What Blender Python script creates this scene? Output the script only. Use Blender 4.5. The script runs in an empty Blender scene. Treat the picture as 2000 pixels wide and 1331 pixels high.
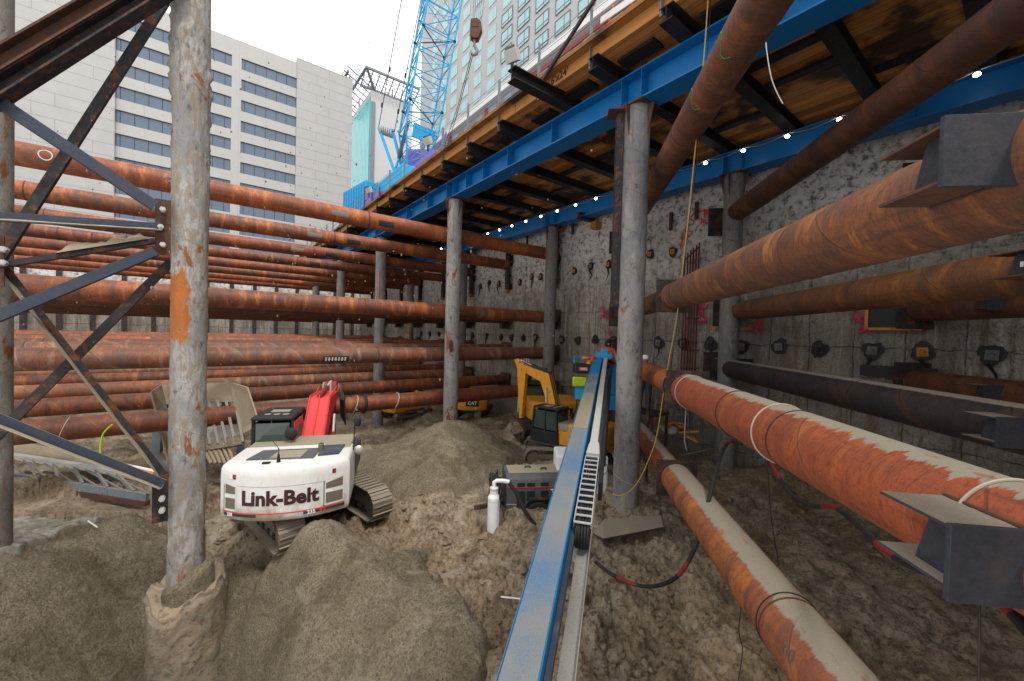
import bpy, bmesh, math, random
import numpy as np
from mathutils import Vector, Matrix
random.seed(7); np.random.seed(7)
R = math.radians
sc = bpy.context.scene
COL = sc.collection
# ---------------------------------------------------------------- camera
# world frame: X = direction of the cross struts (towards the anchored wall), Y = along that wall, camera at the origin
YAW, PITCH, ROLL = R(52.65), R(1.06), R(1.5)
F_, CX, CY = 781.4, 1000.0, 665.5
fw = Vector((math.cos(YAW)*math.cos(PITCH), math.sin(YAW)*math.cos(PITCH), -math.sin(PITCH)))
rt0 = Vector((math.sin(YAW), -math.cos(YAW), 0)); up0 = rt0.cross(fw)
rt = rt0*math.cos(ROLL) + up0*math.sin(ROLL); up = rt.cross(fw)
cam_d = bpy.data.cameras.new("Camera"); cam = bpy.data.objects.new("Camera", cam_d); COL.objects.link(cam)
cam.matrix_world = Matrix(((rt.x, up.x, -fw.x, 0), (rt.y, up.y, -fw.y, 0), (rt.z, up.z, -fw.z, 0), (0, 0, 0, 1)))
cam_d.sensor_width = 36; cam_d.lens = F_/2000*36; cam_d.clip_end = 2000; cam_d.clip_start = .05
sc.camera = cam
def ray(x, y): return rt*((x-CX)/F_) - up*((y-CY)/F_) + fw
def U(x, y, **k):                       # a point of the place seen in the direction (x, y) lying on a known plane / at a known distance
    d = ray(x, y); (a, v), = k.items()
    if a == 'D': return d*v
    return d*(v/d['XYZ'.index(a)])
# ---------------------------------------------------------------- light
w = bpy.data.worlds.new("World"); sc.world = w; w.use_nodes = True
nt = w.node_tree; nt.nodes.clear()
o = nt.nodes.new('ShaderNodeOutputWorld'); bg = nt.nodes.new('ShaderNodeBackground')
sky = nt.nodes.new('ShaderNodeTexSky'); sky.sky_type = 'NISHITA'; sky.sun_disc = False
SUN_EL, SUN_AZ = R(60), R(268)          # azimuth measured in the XY plane, direction the light comes from
sky.sun_elevation = SUN_EL; sky.sun_rotation = R(90)-SUN_AZ; sky.dust_density = 6; sky.air_density = 1.5
hs = nt.nodes.new('ShaderNodeHueSaturation'); hs.inputs['Saturation'].default_value = .12
mx = nt.nodes.new('ShaderNodeMixRGB'); mx.inputs[0].default_value = .72; mx.inputs[2].default_value = (11.8, 11.6, 11.4, 1)  # even white cloud
nt.links.new(sky.outputs[0], hs.inputs['Color']); nt.links.new(hs.outputs[0], mx.inputs[1])
nt.links.new(mx.outputs[0], bg.inputs[0]); bg.inputs[1].default_value = .105
nt.links.new(bg.outputs[0], o.inputs[0])
sd = bpy.data.lights.new("Sun", 'SUN'); sd.energy = 1.5; sd.angle = R(11); sd.color = (1, .97, .92)
so = bpy.data.objects.new("Sun", sd); COL.objects.link(so)
sv = Vector((math.cos(SUN_EL)*math.cos(SUN_AZ), math.cos(SUN_EL)*math.sin(SUN_AZ), math.sin(SUN_EL)))
so.rotation_euler = sv.to_track_quat('Z', 'Y').to_euler(); so.location = (0, 0, 60)
sc.view_settings.view_transform = 'Standard'; sc.view_settings.look = 'None'
sc.view_settings.exposure = 0.66; sc.view_settings.gamma = 1
try:
    sc.cycles.max_bounces = 6; sc.cycles.diffuse_bounces = 4; sc.cycles.glossy_bounces = 2; sc.cycles.transmission_bounces = 3
except Exception: pass
# ---------------------------------------------------------------- mesh helpers
class MB:
    def __init__(s): s.v = []; s.f = []
    def add(s, vs, fs):
        n = len(s.v); s.v += [tuple(v) for v in vs]; s.f += [tuple(i+n for i in f) for f in fs]; return s
    def box(s, c, d, rot=None):
        c = Vector(c); hx, hy, hz = d[0]/2, d[1]/2, d[2]/2
        vs = [Vector((x, y, z)) for x in (-hx, hx) for y in (-hy, hy) for z in (-hz, hz)]
        if rot is not None: vs = [rot @ v for v in vs]
        return s.add([v+c for v in vs], [(0, 1, 3, 2), (4, 6, 7, 5), (0, 4, 5, 1), (2, 3, 7, 6), (0, 2, 6, 4), (1, 5, 7, 3)])
    def beam(s, a, b, wd, ht, upv=(0, 0, 1)):    # rectangular bar from a to b
        a, b = Vector(a), Vector(b); x = (b-a); L = x.length; x.normalize(); u = Vector(upv)
        y = u.cross(x)
        if y.length < 1e-4: y = Vector((0, 1, 0)).cross(x)
        y.normalize(); z = x.cross(y); m = Matrix((x, y, z)).transposed()
        return s.box((a+b)/2, (L, wd, ht), m)
    def angle(s, a, b, wd, ht, th, upv=(0, 0, 1)):  # L section: vertical leg and horizontal leg
        a, b = Vector(a), Vector(b); x = (b-a); L = x.length; x.normalize(); u = Vector(upv)
        y = u.cross(x); y.normalize(); z = x.cross(y); m = Matrix((x, y, z)).transposed()
        c = (a+b)/2
        s.box(c+m@Vector((0, 0, 0)), (L, th, ht), m)
        s.box(c+m@Vector((0, wd/2+th/2+.001, -ht/2+th/2)), (L-.002, wd, th), m); return s
    def ibeam(s, a, b, fl, ht, tf=.025, tw=.015, upv=(0, 0, 1)):
        a, b = Vector(a), Vector(b); x = (b-a); L = x.length; x.normalize(); u = Vector(upv)
        y = u.cross(x); y.normalize(); z = x.cross(y); m = Matrix((x, y, z)).transposed(); c = (a+b)/2
        s.box(c+z*(ht/2-tf/2), (L, fl, tf), m); s.box(c-z*(ht/2-tf/2), (L, fl, tf), m)
        s.box(c, (L-.002, tw, ht-2*tf), m); return s
    def cyl(s, a, b, r0, r1=None, n=16, cap=True):
        r1 = r0 if r1 is None else r1
        a, b = Vector(a), Vector(b); x = (b-a).normalized(); t = Vector((0, 0, 1)) if abs(x.z) < .9 else Vector((1, 0, 0))
        y = t.cross(x).normalized(); z = x.cross(y); vs = []
        for i in range(n):
            q = 2*math.pi*i/n; d = y*math.cos(q)+z*math.sin(q); vs += [a+d*r0, b+d*r1]
        fs = [(2*i, 2*((i+1) % n), 2*((i+1) % n)+1, 2*i+1) for i in range(n)]
        if cap: fs += [tuple(2*i for i in reversed(range(n))), tuple(2*i+1 for i in range(n))]
        return s.add(vs, fs)
    def tube(s, pts, r, n=8, closed=False):
        pts = [Vector(p) for p in pts]; N = len(pts); vs = []; prev = None
        for i, p in enumerate(pts):
            if closed: t = pts[(i+1) % N]-pts[i-1]
            else: t = pts[min(i+1, N-1)]-pts[max(i-1, 0)]
            t.normalize()
            if prev is None:
                u = Vector((0, 0, 1)) if abs(t.z) < .9 else Vector((1, 0, 0)); y = u.cross(t).normalized()
            else: y = (prev - t*prev.dot(t)).normalized()
            prev = y; z = t.cross(y)
            rr = r[i] if isinstance(r, (list, tuple)) else r
            for k in range(n):
                q = 2*math.pi*k/n; vs.append(p+(y*math.cos(q)+z*math.sin(q))*rr)
        fs = []
        for i in range(N if closed else N-1):
            j = (i+1) % N
            for k in range(n):
                k2 = (k+1) % n; fs.append((i*n+k, i*n+k2, j*n+k2, j*n+k))
        if not closed: fs += [tuple(reversed(range(n))), tuple((N-1)*n+k for k in range(n))]
        return s.add(vs, fs)
    def prism(s, poly, fn):                      # poly list of 2-D points, fn(u,v,side) -> 3-D
        n = len(poly); vs = [fn(u, v, 0) for u, v in poly]+[fn(u, v, 1) for u, v in poly]
        return s.add(vs, [tuple(range(n)), tuple(reversed(range(n, 2*n)))]+[(i, i+n, (i+1) % n+n, (i+1) % n) for i in range(n)])
    def sphere(s, c, r, nu=12, nv=8, sx=1, sy=1, sz=1):
        c = Vector(c); vs = []
        for j in range(1, nv):
            a = math.pi*j/nv
            for i in range(nu):
                q = 2*math.pi*i/nu; vs.append(c+Vector((r*sx*math.sin(a)*math.cos(q), r*sy*math.sin(a)*math.sin(q), r*sz*math.cos(a))))
        vs += [c+Vector((0, 0, r*sz)), c-Vector((0, 0, r*sz))]; T = len(vs)-2; fs = []
        for j in range(nv-2):
            for i in range(nu): fs.append((j*nu+i, (j+1)*nu+i, (j+1)*nu+(i+1) % nu, j*nu+(i+1) % nu))
        for i in range(nu):
            fs.append((T, i, (i+1) % nu)); fs.append((T+1, (nv-2)*nu+(i+1) % nu, (nv-2)*nu+i))
        return s.add(vs, fs)
    def xf(s, m): s.v = [tuple(m @ Vector(v)) for v in s.v]; return s
    def build(s, name, mat, parent=None, bevel=0, smooth=35, loc=None, rot=None):
        me = bpy.data.meshes.new(name); me.from_pydata(s.v, [], s.f); me.update()
        bm = bmesh.new(); bm.from_mesh(me); bmesh.ops.recalc_face_normals(bm, faces=bm.faces); bm.to_mesh(me); bm.free()
        if smooth: me.shade_smooth(); me.set_sharp_from_angle(angle=R(smooth))
        if mat is not None: me.materials.append(mat)
        ob = bpy.data.objects.new(name, me); COL.objects.link(ob)
        if parent is not None: ob.parent = parent
        if loc is not None: ob.location = loc
        if rot is not None: ob.rotation_euler = rot
        if bevel:
            md = ob.modifiers.new('bevel', 'BEVEL'); md.width = bevel; md.segments = 2; md.limit_method = 'ANGLE'; md.angle_limit = R(40)
        return ob
def tag(o, label, cat, group=None):
    o['label'] = label; o['category'] = cat
    if group: o['group'] = group
    return o
def thing(name, label, cat, loc=(0, 0, 0), rz=0, group=None, s=1):
    o = bpy.data.objects.new(name, None); COL.objects.link(o); o.location = loc; o.rotation_euler = (0, 0, rz); o.scale = (s, s, s)
    o.empty_display_size = .2
    return tag(o, label, cat, group)
def struct(o, kind='structure'): o['kind'] = kind; return o
def copy_tree(o, parent=None):
    c = o.copy(); COL.objects.link(c); c.parent = parent
    if parent is not None: c.matrix_parent_inverse = o.matrix_parent_inverse.copy()
    for ch in list(o.children): copy_tree(ch, c)
    return c
def grid_mesh(name, V, nu, nv, mat, closed_u=False):   # V (nu*nv,3) row-major over u then v
    me = bpy.data.meshes.new(name); V = np.asarray(V, dtype=np.float32)
    uu = nu if closed_u else nu-1
    i = np.arange(uu)[:, None]; j = np.arange(nv-1)[None, :]; i2 = (i+1) % nu
    q = np.stack([i*nv+j, i2*nv+j, i2*nv+j+1, i*nv+j+1], -1).reshape(-1, 4)
    me.vertices.add(len(V)); me.vertices.foreach_set('co', V.ravel())
    me.loops.add(q.size); me.loops.foreach_set('vertex_index', q.ravel().astype(np.int32))
    me.polygons.add(len(q)); me.polygons.foreach_set('loop_start', np.arange(0, q.size, 4, dtype=np.int32))
    me.update(calc_edges=True); me.validate(); me.shade_smooth(); me.materials.append(mat)
    ob = bpy.data.objects.new(name, me); COL.objects.link(ob); return ob
def _h(ix, iy, s):
    n = (ix.astype(np.int64)*374761393 + iy.astype(np.int64)*668265263 + s*1274126177) & 0xffffffff
    n = ((n ^ (n >> 13))*1274126177) & 0xffffffff; n = n ^ (n >> 16); return (n & 0xffff)/65535.0
def vn(x, y, s=0):
    x = np.asarray(x, float); y = np.asarray(y, float)
    ix = np.floor(x); iy = np.floor(y); fx = x-ix; fy = y-iy; fx = fx*fx*(3-2*fx); fy = fy*fy*(3-2*fy)
    a = _h(ix, iy, s); b = _h(ix+1, iy, s); c = _h(ix, iy+1, s); d = _h(ix+1, iy+1, s)
    return (a*(1-fx)+b*fx)*(1-fy)+(c*(1-fx)+d*fx)*fy - .5
def fbm(x, y, o=4, s=0, g=.5):
    r = 0; a = 1; ca, sa = math.cos(.6), math.sin(.6); x = np.asarray(x, float); y = np.asarray(y, float)
    for k in range(o):
        r = r+a*vn(x, y, s+k*17); x, y = (x*ca-y*sa)*2.03, (x*sa+y*ca)*2.03; a *= g
    return r
def text_mb(txt, size, bold=.0, ext=.004):      # returns verts (u, v, w) and faces of flat lettering centred on its origin
    cu = bpy.data.curves.new('t', 'FONT'); cu.body = txt; cu.size = size; cu.align_x = 'CENTER'; cu.align_y = 'CENTER'; cu.offset = bold; cu.extrude = ext; cu.resolution_u = 3
    ob = bpy.data.objects.new('t', cu); COL.objects.link(ob); dg = bpy.context.evaluated_depsgraph_get(); dg.update()
    me = bpy.data.meshes.new_from_object(ob.evaluated_get(dg)); vs = [Vector(v.co) for v in me.vertices]; fs = [tuple(p.vertices) for p in me.polygons]
    bpy.data.objects.remove(ob); bpy.data.curves.remove(cu); bpy.data.meshes.remove(me); return vs, fs
def lettering(txt, size, fn, mat, parent, name='lettering', bold=0.0, ext=.004):
    vs, fs = text_mb(txt, size, bold, ext); m = MB(); m.add([fn(v.x, v.y, v.z+ext) for v in vs], fs)
    return m.build(name, mat, parent, smooth=0)
# ---------------------------------------------------------------- materials
class NT:
    def __init__(s, name):
        s.m = bpy.data.materials.new(name); s.m.use_nodes = True; s.t = s.m.node_tree; s.b = s.t.nodes['Principled BSDF']
        s.tc = s.t.nodes.new('ShaderNodeTexCoord')
    def n(s, t, **k):
        q = s.t.nodes.new(t)
        for a, b in k.items(): setattr(q, a, b)
        return q
    def l(s, a, b): s.t.links.new(a, b)
    def vec(s, scale=(1, 1, 1), coord='Object', rot=(0, 0, 0)):
        m = s.n('ShaderNodeMapping'); m.inputs['Scale'].default_value = scale; m.inputs['Rotation'].default_value = rot; s.l(s.tc.outputs[coord], m.inputs[0]); return m.outputs[0]
    def noise(s, v, scale, det=4, rough=.6, dist=0):
        q = s.n('ShaderNodeTexNoise'); q.inputs['Scale'].default_value = scale; q.inputs['Detail'].default_value = det; q.inputs['Roughness'].default_value = rough; q.inputs['Distortion'].default_value = dist
        s.l(v, q.inputs['Vector']); return q.outputs['Fac']
    def vor(s, v, scale, feature='F1', rnd=1):
        q = s.n('ShaderNodeTexVoronoi', feature=feature); q.inputs['Scale'].default_value = scale; q.inputs['Randomness'].default_value = rnd; s.l(v, q.inputs['Vector']); return q.outputs['Distance']
    def ramp(s, f, stops, interp='LINEAR'):
        q = s.n('ShaderNodeValToRGB'); e = q.color_ramp.elements; q.color_ramp.interpolation = interp
        while len(e) < len(stops): e.new(.5)
        for i, (p, c) in enumerate(stops):
            e[i].position = p; e[i].color = (*(c if isinstance(c, (tuple, list)) else (c, c, c)), 1)
        s.l(f, q.inputs[0]); return q.outputs[0]
    def mix(s, f, a, b, mode='MIX'):
        q = s.n('ShaderNodeMixRGB', blend_type=mode)
        for i, x in enumerate((f, a, b)):
            if isinstance(x, (int, float)): q.inputs[i].default_value = x if i == 0 else (x, x, x, 1)
            elif isinstance(x, tuple): q.inputs[i].default_value = (*x, 1)
            else: s.l(x, q.inputs[i])
        return q.outputs[0]
    def math(s, op, a, b=0, c=None):
        q = s.n('ShaderNodeMath', operation=op)
        for i, x in enumerate((a, b) if c is None else (a, b, c)):
            if isinstance(x, (int, float)): q.inputs[i].default_value = x
            else: s.l(x, q.inputs[i])
        return q.outputs[0]
    def nz(s):
        g = s.n('ShaderNodeNewGeometry'); x = s.n('ShaderNodeSeparateXYZ'); s.l(g.outputs['Normal'], x.inputs[0]); return x.outputs[2]
    def bump(s, h, st=.3, d=.02, prev=None):
        q = s.n('ShaderNodeBump'); q.inputs['Strength'].default_value = st; q.inputs['Distance'].default_value = d; s.l(h, q.inputs['Height'])
        if prev is not None: s.l(prev, q.inputs['Normal'])
        return q.outputs[0]
    def out(s, col, rough=.6, metal=0, normal=None, spec=.5):
        if isinstance(col, tuple): s.b.inputs['Base Color'].default_value = (*col, 1)
        else: s.l(col, s.b.inputs['Base Color'])
        if isinstance(rough, (int, float)): s.b.inputs['Roughness'].default_value = rough
        else: s.l(rough, s.b.inputs['Roughness'])
        s.b.inputs['Metallic'].default_value = metal; s.b.inputs['Specular IOR Level'].default_value = spec
        if normal is not None: s.l(normal, s.b.inputs['Normal'])
        return s.m
    def dust(s, col, thr, amp=.12, colr=(.25, .215, .165), scale=3, stretch=(1, 1, 1), soft=.02, flat=True):
        v = s.vec(stretch); f = s.noise(v, scale, 5, .7); x = s.math('ADD', s.nz(), s.math('MULTIPLY', s.math('SUBTRACT', f, .5), amp*2))
        k = s.math('DIVIDE', s.math('SUBTRACT', x, thr), soft); k = s.math('MINIMUM', s.math('MAXIMUM', k, 0), 1)
        g = s.noise(s.vec(), 90, 2); c2 = s.mix(g, tuple(c*.55 for c in colr), tuple(c*1.3 for c in colr))
        return s.mix(k, col, c2), k
def paint(name, col, rough=.45, dirt=.35, dcol=(.16, .125, .09), metal=0, dust=None, dscale=3, bump=.1, vary=.15, rust=0):
    s = NT(name); v = s.vec(); f = s.noise(v, dscale, 6, .65); g = s.noise(v, dscale*7, 5, .7)
    c = s.mix(g, tuple(x*(1-vary) for x in col), tuple(min(1, x*(1+vary)) for x in col))
    k = s.ramp(f, [(.5-.0, 0), (.78, dirt)]); c = s.mix(k, c, dcol)
    k2 = s.ramp(g, [(.62, 0), (.7, dirt*.8)]); c = s.mix(k2, c, tuple(x*.6 for x in dcol))
    if rust:
        r = s.ramp(s.noise(v, dscale*1.7, 6, .7, .3), [(.6-rust*.2, 0), (.66-rust*.2, 1)]); c = s.mix(r, c, s.mix(g, (.06, .028, .018), (.16, .06, .026)))
    if dust is not None: c, _ = s.dust(c, dust)
    return s.out(c, s.ramp(g, [(.3, min(1, rough+.25)), (.7, rough)]), metal, s.bump(g, bump, .01), .3)
def rustpipe(name, c1, c2, c3, dust=None, damp=.06, seam=.5, sedge=(.5, .2, .06), dark=.35, pitch=.62, axis_stretch=2.2, glow=.4, soft=.03, sdist=.35, dcol=(.27, .235, .18)):
    # pipe axis is local X; swirling bands follow the wrapped plate of a spiral welded pipe
    s = NT(name); sp = s.n('ShaderNodeSeparateXYZ'); s.l(s.tc.outputs['Object'], sp.inputs[0])
    ang = s.math('DIVIDE', s.math('ARCTAN2', sp.outputs[1], sp.outputs[2]), 2*math.pi)
    ph = s.math('ADD', s.math('MULTIPLY', sp.outputs[0], pitch), ang); fr = s.math('FRACT', ph)
    oi = s.n('ShaderNodeObjectInfo'); off = s.n('ShaderNodeCombineXYZ'); s.l(s.math('MULTIPLY', oi.outputs['Random'], 40), off.inputs[0])
    va = s.n('ShaderNodeVectorMath', operation='ADD'); s.l(s.tc.outputs['Object'], va.inputs[0]); s.l(off.outputs[0], va.inputs[1])
    def vm(sx, sy, sz):
        m = s.n('ShaderNodeMapping'); m.inputs['Scale'].default_value = (sx, sy, sz); s.l(va.outputs[0], m.inputs[0]); return m.outputs[0]
    big = s.noise(vm(.4, .9, .9), 1.5, 5, .65, .4); swirl = s.noise(vm(axis_stretch, .55, .55), 1.7, 8, .66, sdist); fine = s.noise(vm(4, 1.2, 1.2), 9, 7, .78, .2); gr = s.noise(vm(1, 1, 1), 60, 4, .7)
    lon = s.noise(vm(.35, 5, 5), 3, 5, .7, .1); c = s.mix(s.ramp(big, [(.40, 0), (.60, 1)]), c1, c2); c = s.mix(s.ramp(swirl, [(.46, 0), (.64, min(1, dark*1.7))]), c, c3); c = s.mix(s.ramp(lon, [(.52, 0), (.66, .6)]), c, c3)
    c = s.mix(s.ramp(swirl, [(.34, min(1, glow*1.6)), (.45, 0)]), c, sedge)
    c = s.mix(s.ramp(fine, [(.38, .6), (.50, 0)]), c, tuple(x*.3 for x in c1)); c = s.mix(s.ramp(gr, [(.32, .5), (.5, 0)]), c, tuple(x*.6 for x in c3))
    c = s.mix(s.ramp(gr, [(.66, 0), (.74, .3)]), c, sedge)
    line = s.ramp(fr, [(0, 1), (.012, 0), (.988, 0), (1, 1)]); wide = s.ramp(fr, [(0, .5), (.09, 0), (.93, 0), (1, .4)])
    wv = s.math('MULTIPLY', wide, s.ramp(s.noise(vm(1, 1, 1), 1.3, 3), [(.4, 0), (.6, 1)]))
    c = s.mix(s.math('MULTIPLY', wv, seam*1.3), c, sedge); c = s.mix(s.math('MULTIPLY', line, seam), c, tuple(x*.5 for x in c3))
    c = s.mix(1, c, s.ramp(oi.outputs['Random'], [(0, (.62, .58, .58)), (.5, (.95, .92, .9)), (1, (1.25, 1.22, 1.1))]), 'MULTIPLY')
    k = None
    if dust is not None:
        f = s.noise(vm(7, .5, .5), 1.7, 5, .75); x = s.math('ADD', s.nz(), s.math('MULTIPLY', s.math('SUBTRACT', f, .5), damp*2))
        k = s.math('DIVIDE', s.math('SUBTRACT', x, dust), soft); k = s.math('MINIMUM', s.math('MAXIMUM', k, 0), 1)
        # scraped and washed bare spots in the layer
        k = s.math('MULTIPLY', k, s.ramp(s.noise(vm(1.2, 3, 3), 3.5, 4, .6), [(.3, .35), (.4, 1)]))
        g = s.noise(vm(1, 1, 1), 110, 2); c = s.mix(k, c, s.mix(g, tuple(q*.6 for q in dcol), tuple(q*1.25 for q in dcol)))
    h = s.math('ADD', s.math('MULTIPLY', line, 1.5), s.math('MULTIPLY', gr, .5)); h = s.math('ADD', h, s.math('MULTIPLY', fine, .4))
    rr = s.ramp(fine, [(.3, .75), (.7, .42)])
    return s.out(c, rr, 0, s.bump(h, .35, .01), .4)
M = {}
M['pipe_a'] = rustpipe('rust_orange', (.38, .10, .03), (.20, .058, .024), (.08, .042, .036))
M['pipe_b'] = rustpipe('rust_brown', (.31, .088, .028), (.15, .046, .022), (.065, .038, .034), dark=.5)
M['pipe_c'] = rustpipe('rust_mottled', (.34, .11, .032), (.17, .07, .04), (.11, .08, .078), dark=.5, seam=.9, sedge=(.42, .3, .22))
M['pipe_hi'] = rustpipe('rust_swirled_bare', (.20, .072, .032), (.12, .05, .03), (.06, .038, .034), dark=.35, axis_stretch=2.6, sedge=(.36, .15, .04), glow=.6)
M['pipe_sand'] = rustpipe('rust_red_sanded', (.34, .08, .027), (.26, .062, .025), (.13, .042, .03), dust=.90, damp=.26, dark=.25, glow=.25, axis_stretch=3, sedge=(.42, .16, .045), soft=.02)
M['pipe_low'] = rustpipe('rust_ochre_sanded', (.34, .11, .03), (.24, .075, .032), (.11, .045, .04), dust=.80, damp=.2, dark=.5, sedge=(.38, .17, .035), axis_stretch=2.4, soft=.05)
M['pipe_mid'] = rustpipe('rust_golden_sanded', (.19, .072, .02), (.12, .046, .022), (.055, .038, .034), dust=.93, damp=.05, dark=.4, sedge=(.3, .13, .03), pitch=.5)
M['pipe_blk'] = rustpipe('mill_black_pipe', (.05, .043, .045), (.07, .05, .042), (.028, .03, .038), dust=.86, damp=.06, dark=.5, sedge=(.24, .085, .03), seam=1, pitch=.62, glow=.1)
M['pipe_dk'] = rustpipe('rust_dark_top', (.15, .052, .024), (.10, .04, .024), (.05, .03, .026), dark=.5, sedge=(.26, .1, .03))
M['steel_dk'] = paint('dark_steel', (.024, .024, .027), .6, .6, (.10, .05, .03), rust=.35, vary=.5, bump=.25)
M['steel_sand'] = paint('dark_steel_sanded', (.03, .032, .04), .6, .5, (.10, .06, .045), dust=.55, rust=.2, vary=.4, bump=.25)
M['steel_navy'] = paint('navy_steel', (.032, .042, .065), .5, .5, (.10, .075, .06), dust=.6, vary=.4, bump=.2)
M['steel_rust'] = paint('rusty_plate', (.075, .04, .03), .7, .7, (.16, .06, .025), rust=.4, vary=.4, bump=.3)
M['steel_gray'] = paint('gray_frame_steel', (.16, .19, .22), .5, .4, (.14, .08, .05), dust=.75, rust=.05)
M['girder'] = paint('blue_girder_paint', (.003, .13, .36), .33, .12, (.02, .05, .10), bump=.04, vary=.06)
M['steel_mill'] = paint('mill_scale_plate', (.03, .033, .042), .6, .5, (.08, .055, .045), vary=.6, bump=.4, rust=.0, dscale=4)
M['steel_blk'] = paint('black_beam_steel', (.012, .012, .013), .6, .5, (.05, .032, .02), vary=.4, bump=.2)
M['blue_dusty'] = paint('blue_paint_sanded', (.02, .17, .42), .4, .2, (.1, .1, .1), vary=.08)
M['blue'] = paint('machine_blue', (.01, .20, .47), .4, .25, (.08, .08, .08), vary=.08)
M['crane_blue'] = paint('crane_blue', (.02, .33, .62), .45, .1, (.1, .15, .2), vary=.05)
M['violet'] = paint('violet_blue_paint', (.13, .12, .42), .5, .15, (.15, .12, .2))
M['white'] = paint('white_paint', (.62, .61, .58), .45, .8, (.36, .28, .19), dust=None, dscale=1.3, vary=.04)
M['white_c'] = paint('white_plain', (.7, .71, .71), .5, .25, (.35, .3, .25), vary=.04)
M['red'] = paint('red_paint', (.62, .045, .045), .42, .3, (.2, .05, .04), vary=.12)
M['red_dk'] = paint('dark_red_paint', (.2, .025, .022), .55, .3, (.08, .03, .02))
M['orange'] = paint('orange_paint', (.6, .14, .02), .5, .3)
M['yellow'] = paint('machine_yellow', (.62, .27, .018), .42, .32, (.2, .13, .06), vary=.1, rust=.02)
M['black'] = paint('black_paint', (.016, .017, .02), .4, .3, (.07, .06, .05))
M['rubber'] = paint('black_rubber', (.02, .02, .021), .6, .3, (.08, .07, .05))
def cwmat():
    s = NT('white_muddy_paint'); v = s.vec(); sp = s.n('ShaderNodeSeparateXYZ'); s.l(v, sp.inputs[0]); f = s.noise(v, 2.2, 6, .7, .3); g = s.noise(s.vec((2, 2, .5)), 5, 6, .75); h = s.noise(v, 26, 4, .75)
    k = s.math('ADD', s.math('MULTIPLY', s.math('SUBTRACT', 1.62, sp.outputs[2]), .9), s.math('MULTIPLY', s.math('SUBTRACT', f, .5), 1.5)); c = s.mix(s.ramp(f, [(.4, 0), (.6, .35)]), (.62, .61, .59), (.48, .45, .40)); c = s.mix(s.ramp(k, [(.2, 0), (.62, .92)]), c, (.34, .25, .15))
    c = s.mix(s.ramp(g, [(.6, 0), (.7, .5)]), c, (.34, .27, .19)); c = s.mix(s.ramp(h, [(.66, 0), (.72, .8)]), c, (.16, .12, .08)); return s.out(c, .5, 0, s.bump(h, .15, .01), .35)
M['cw_white'] = cwmat()
M['letter'] = paint('letter_dark', (.045, .012, .016), .5, .1, (.2, .15, .12))
M['letter_w'] = paint('letter_white', (.7, .7, .68), .6, .1)
M['track'] = paint('track_steel', (.13, .105, .08), .5, .5, (.2, .16, .11), dust=.5, bump=.3)
M['galv'] = paint('galvanised', (.42, .42, .40), .45, .4, (.26, .23, .18), metal=.0, vary=.15)
M['silver'] = paint('bright_metal', (.6, .6, .6), .3, .2, (.3, .28, .24), metal=.5)
M['rope'] = paint('yellow_rope', (.42, .27, .07), .8, .2)
M['ropew'] = paint('white_rope', (.40, .34, .27), .8, .2)
M['lime'] = paint('lime_cloth', (.42, .55, .03), .8, .1)
M['teal_ink'] = paint('teal_chalk', (.05, .35, .42), .9, .1)
M['green_ink'] = paint('green_chalk', (.05, .28, .06), .9, .1)
M['rust_lt'] = paint('light_rust', (.5, .2, .05), .7, .4, (.2, .08, .03), rust=.1)
M['anchor'] = paint('anchor_rust', (.42, .19, .045), .7, .3, (.14, .06, .03), vary=.3, dscale=9)
M['skin'] = paint('skin', (.45, .25, .18), .6, .1)
M['hivis'] = paint('orange_jacket', (.72, .10, .02), .7, .2, (.2, .06, .03))
M['redbar'] = paint('red_bar', (.11, .018, .018), .6, .3, (.05, .02, .02))
def emis(name, c, st):
    s = NT(name); s.b.inputs['Emission Color'].default_value = (*c, 1); s.b.inputs['Emission Strength'].default_value = st; return s.out(c, .5)
M['lamp'] = emis('lamp_glow', (1, .95, .88), 14)
def glassy(name, c, rough=.08):
    s = NT(name); g = s.noise(s.vec((.3, .3, .3)), .8, 3); return s.out(s.mix(g, tuple(x*.8 for x in c), tuple(x*1.2 for x in c)), rough, .0, None, .8)
M['glass_dk'] = glassy('cab_glass', (.035, .055, .05), .06)
M['bld_glass'] = glassy('office_glass', (.07, .11, .17), .15)
M['teal_glass'] = glassy('teal_glass', (.04, .42, .45), .2)
M['teal_glass2'] = glassy('teal_glass_dark', (.04, .34, .37), .2)
M['hot_glass'] = glassy('hotel_glass', (.30, .50, .52), .12)
def mudmat():
    s = NT('mud'); v = s.vec(); big = s.noise(v, .35, 5, .6, .3); mid = s.noise(v, 2.2, 7, .7, .5); fine = s.noise(v, 14, 6, .75); lump = s.vor(v, 9)
    c = s.mix(s.ramp(big, [(.4, 0), (.62, 1)]), (.27, .195, .115), (.33, .27, .19)); c = s.mix(s.ramp(mid, [(.36, .8), (.5, 0)]), c, (.12, .083, .05))
    c = s.mix(s.ramp(fine, [(.38, .8), (.5, 0)]), c, (.055, .04, .027)); c = s.mix(s.ramp(mid, [(.54, 0), (.66, .7)]), c, (.42, .37, .29))
    h = s.math('ADD', s.math('MULTIPLY', mid, 1.4), s.math('MULTIPLY', fine, .6)); h = s.math('ADD', h, s.math('MULTIPLY', lump, .25))
    c = s.mix(s.ramp(s.vor(v, 17), [(.03, .8), (.07, 0)]), c, (.36, .34, .31))
    return s.out(c, s.ramp(mid, [(.35, .42), (.6, .85)]), 0, s.bump(h, 1.0, .09), .35)
M['mud'] = mudmat()
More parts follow.
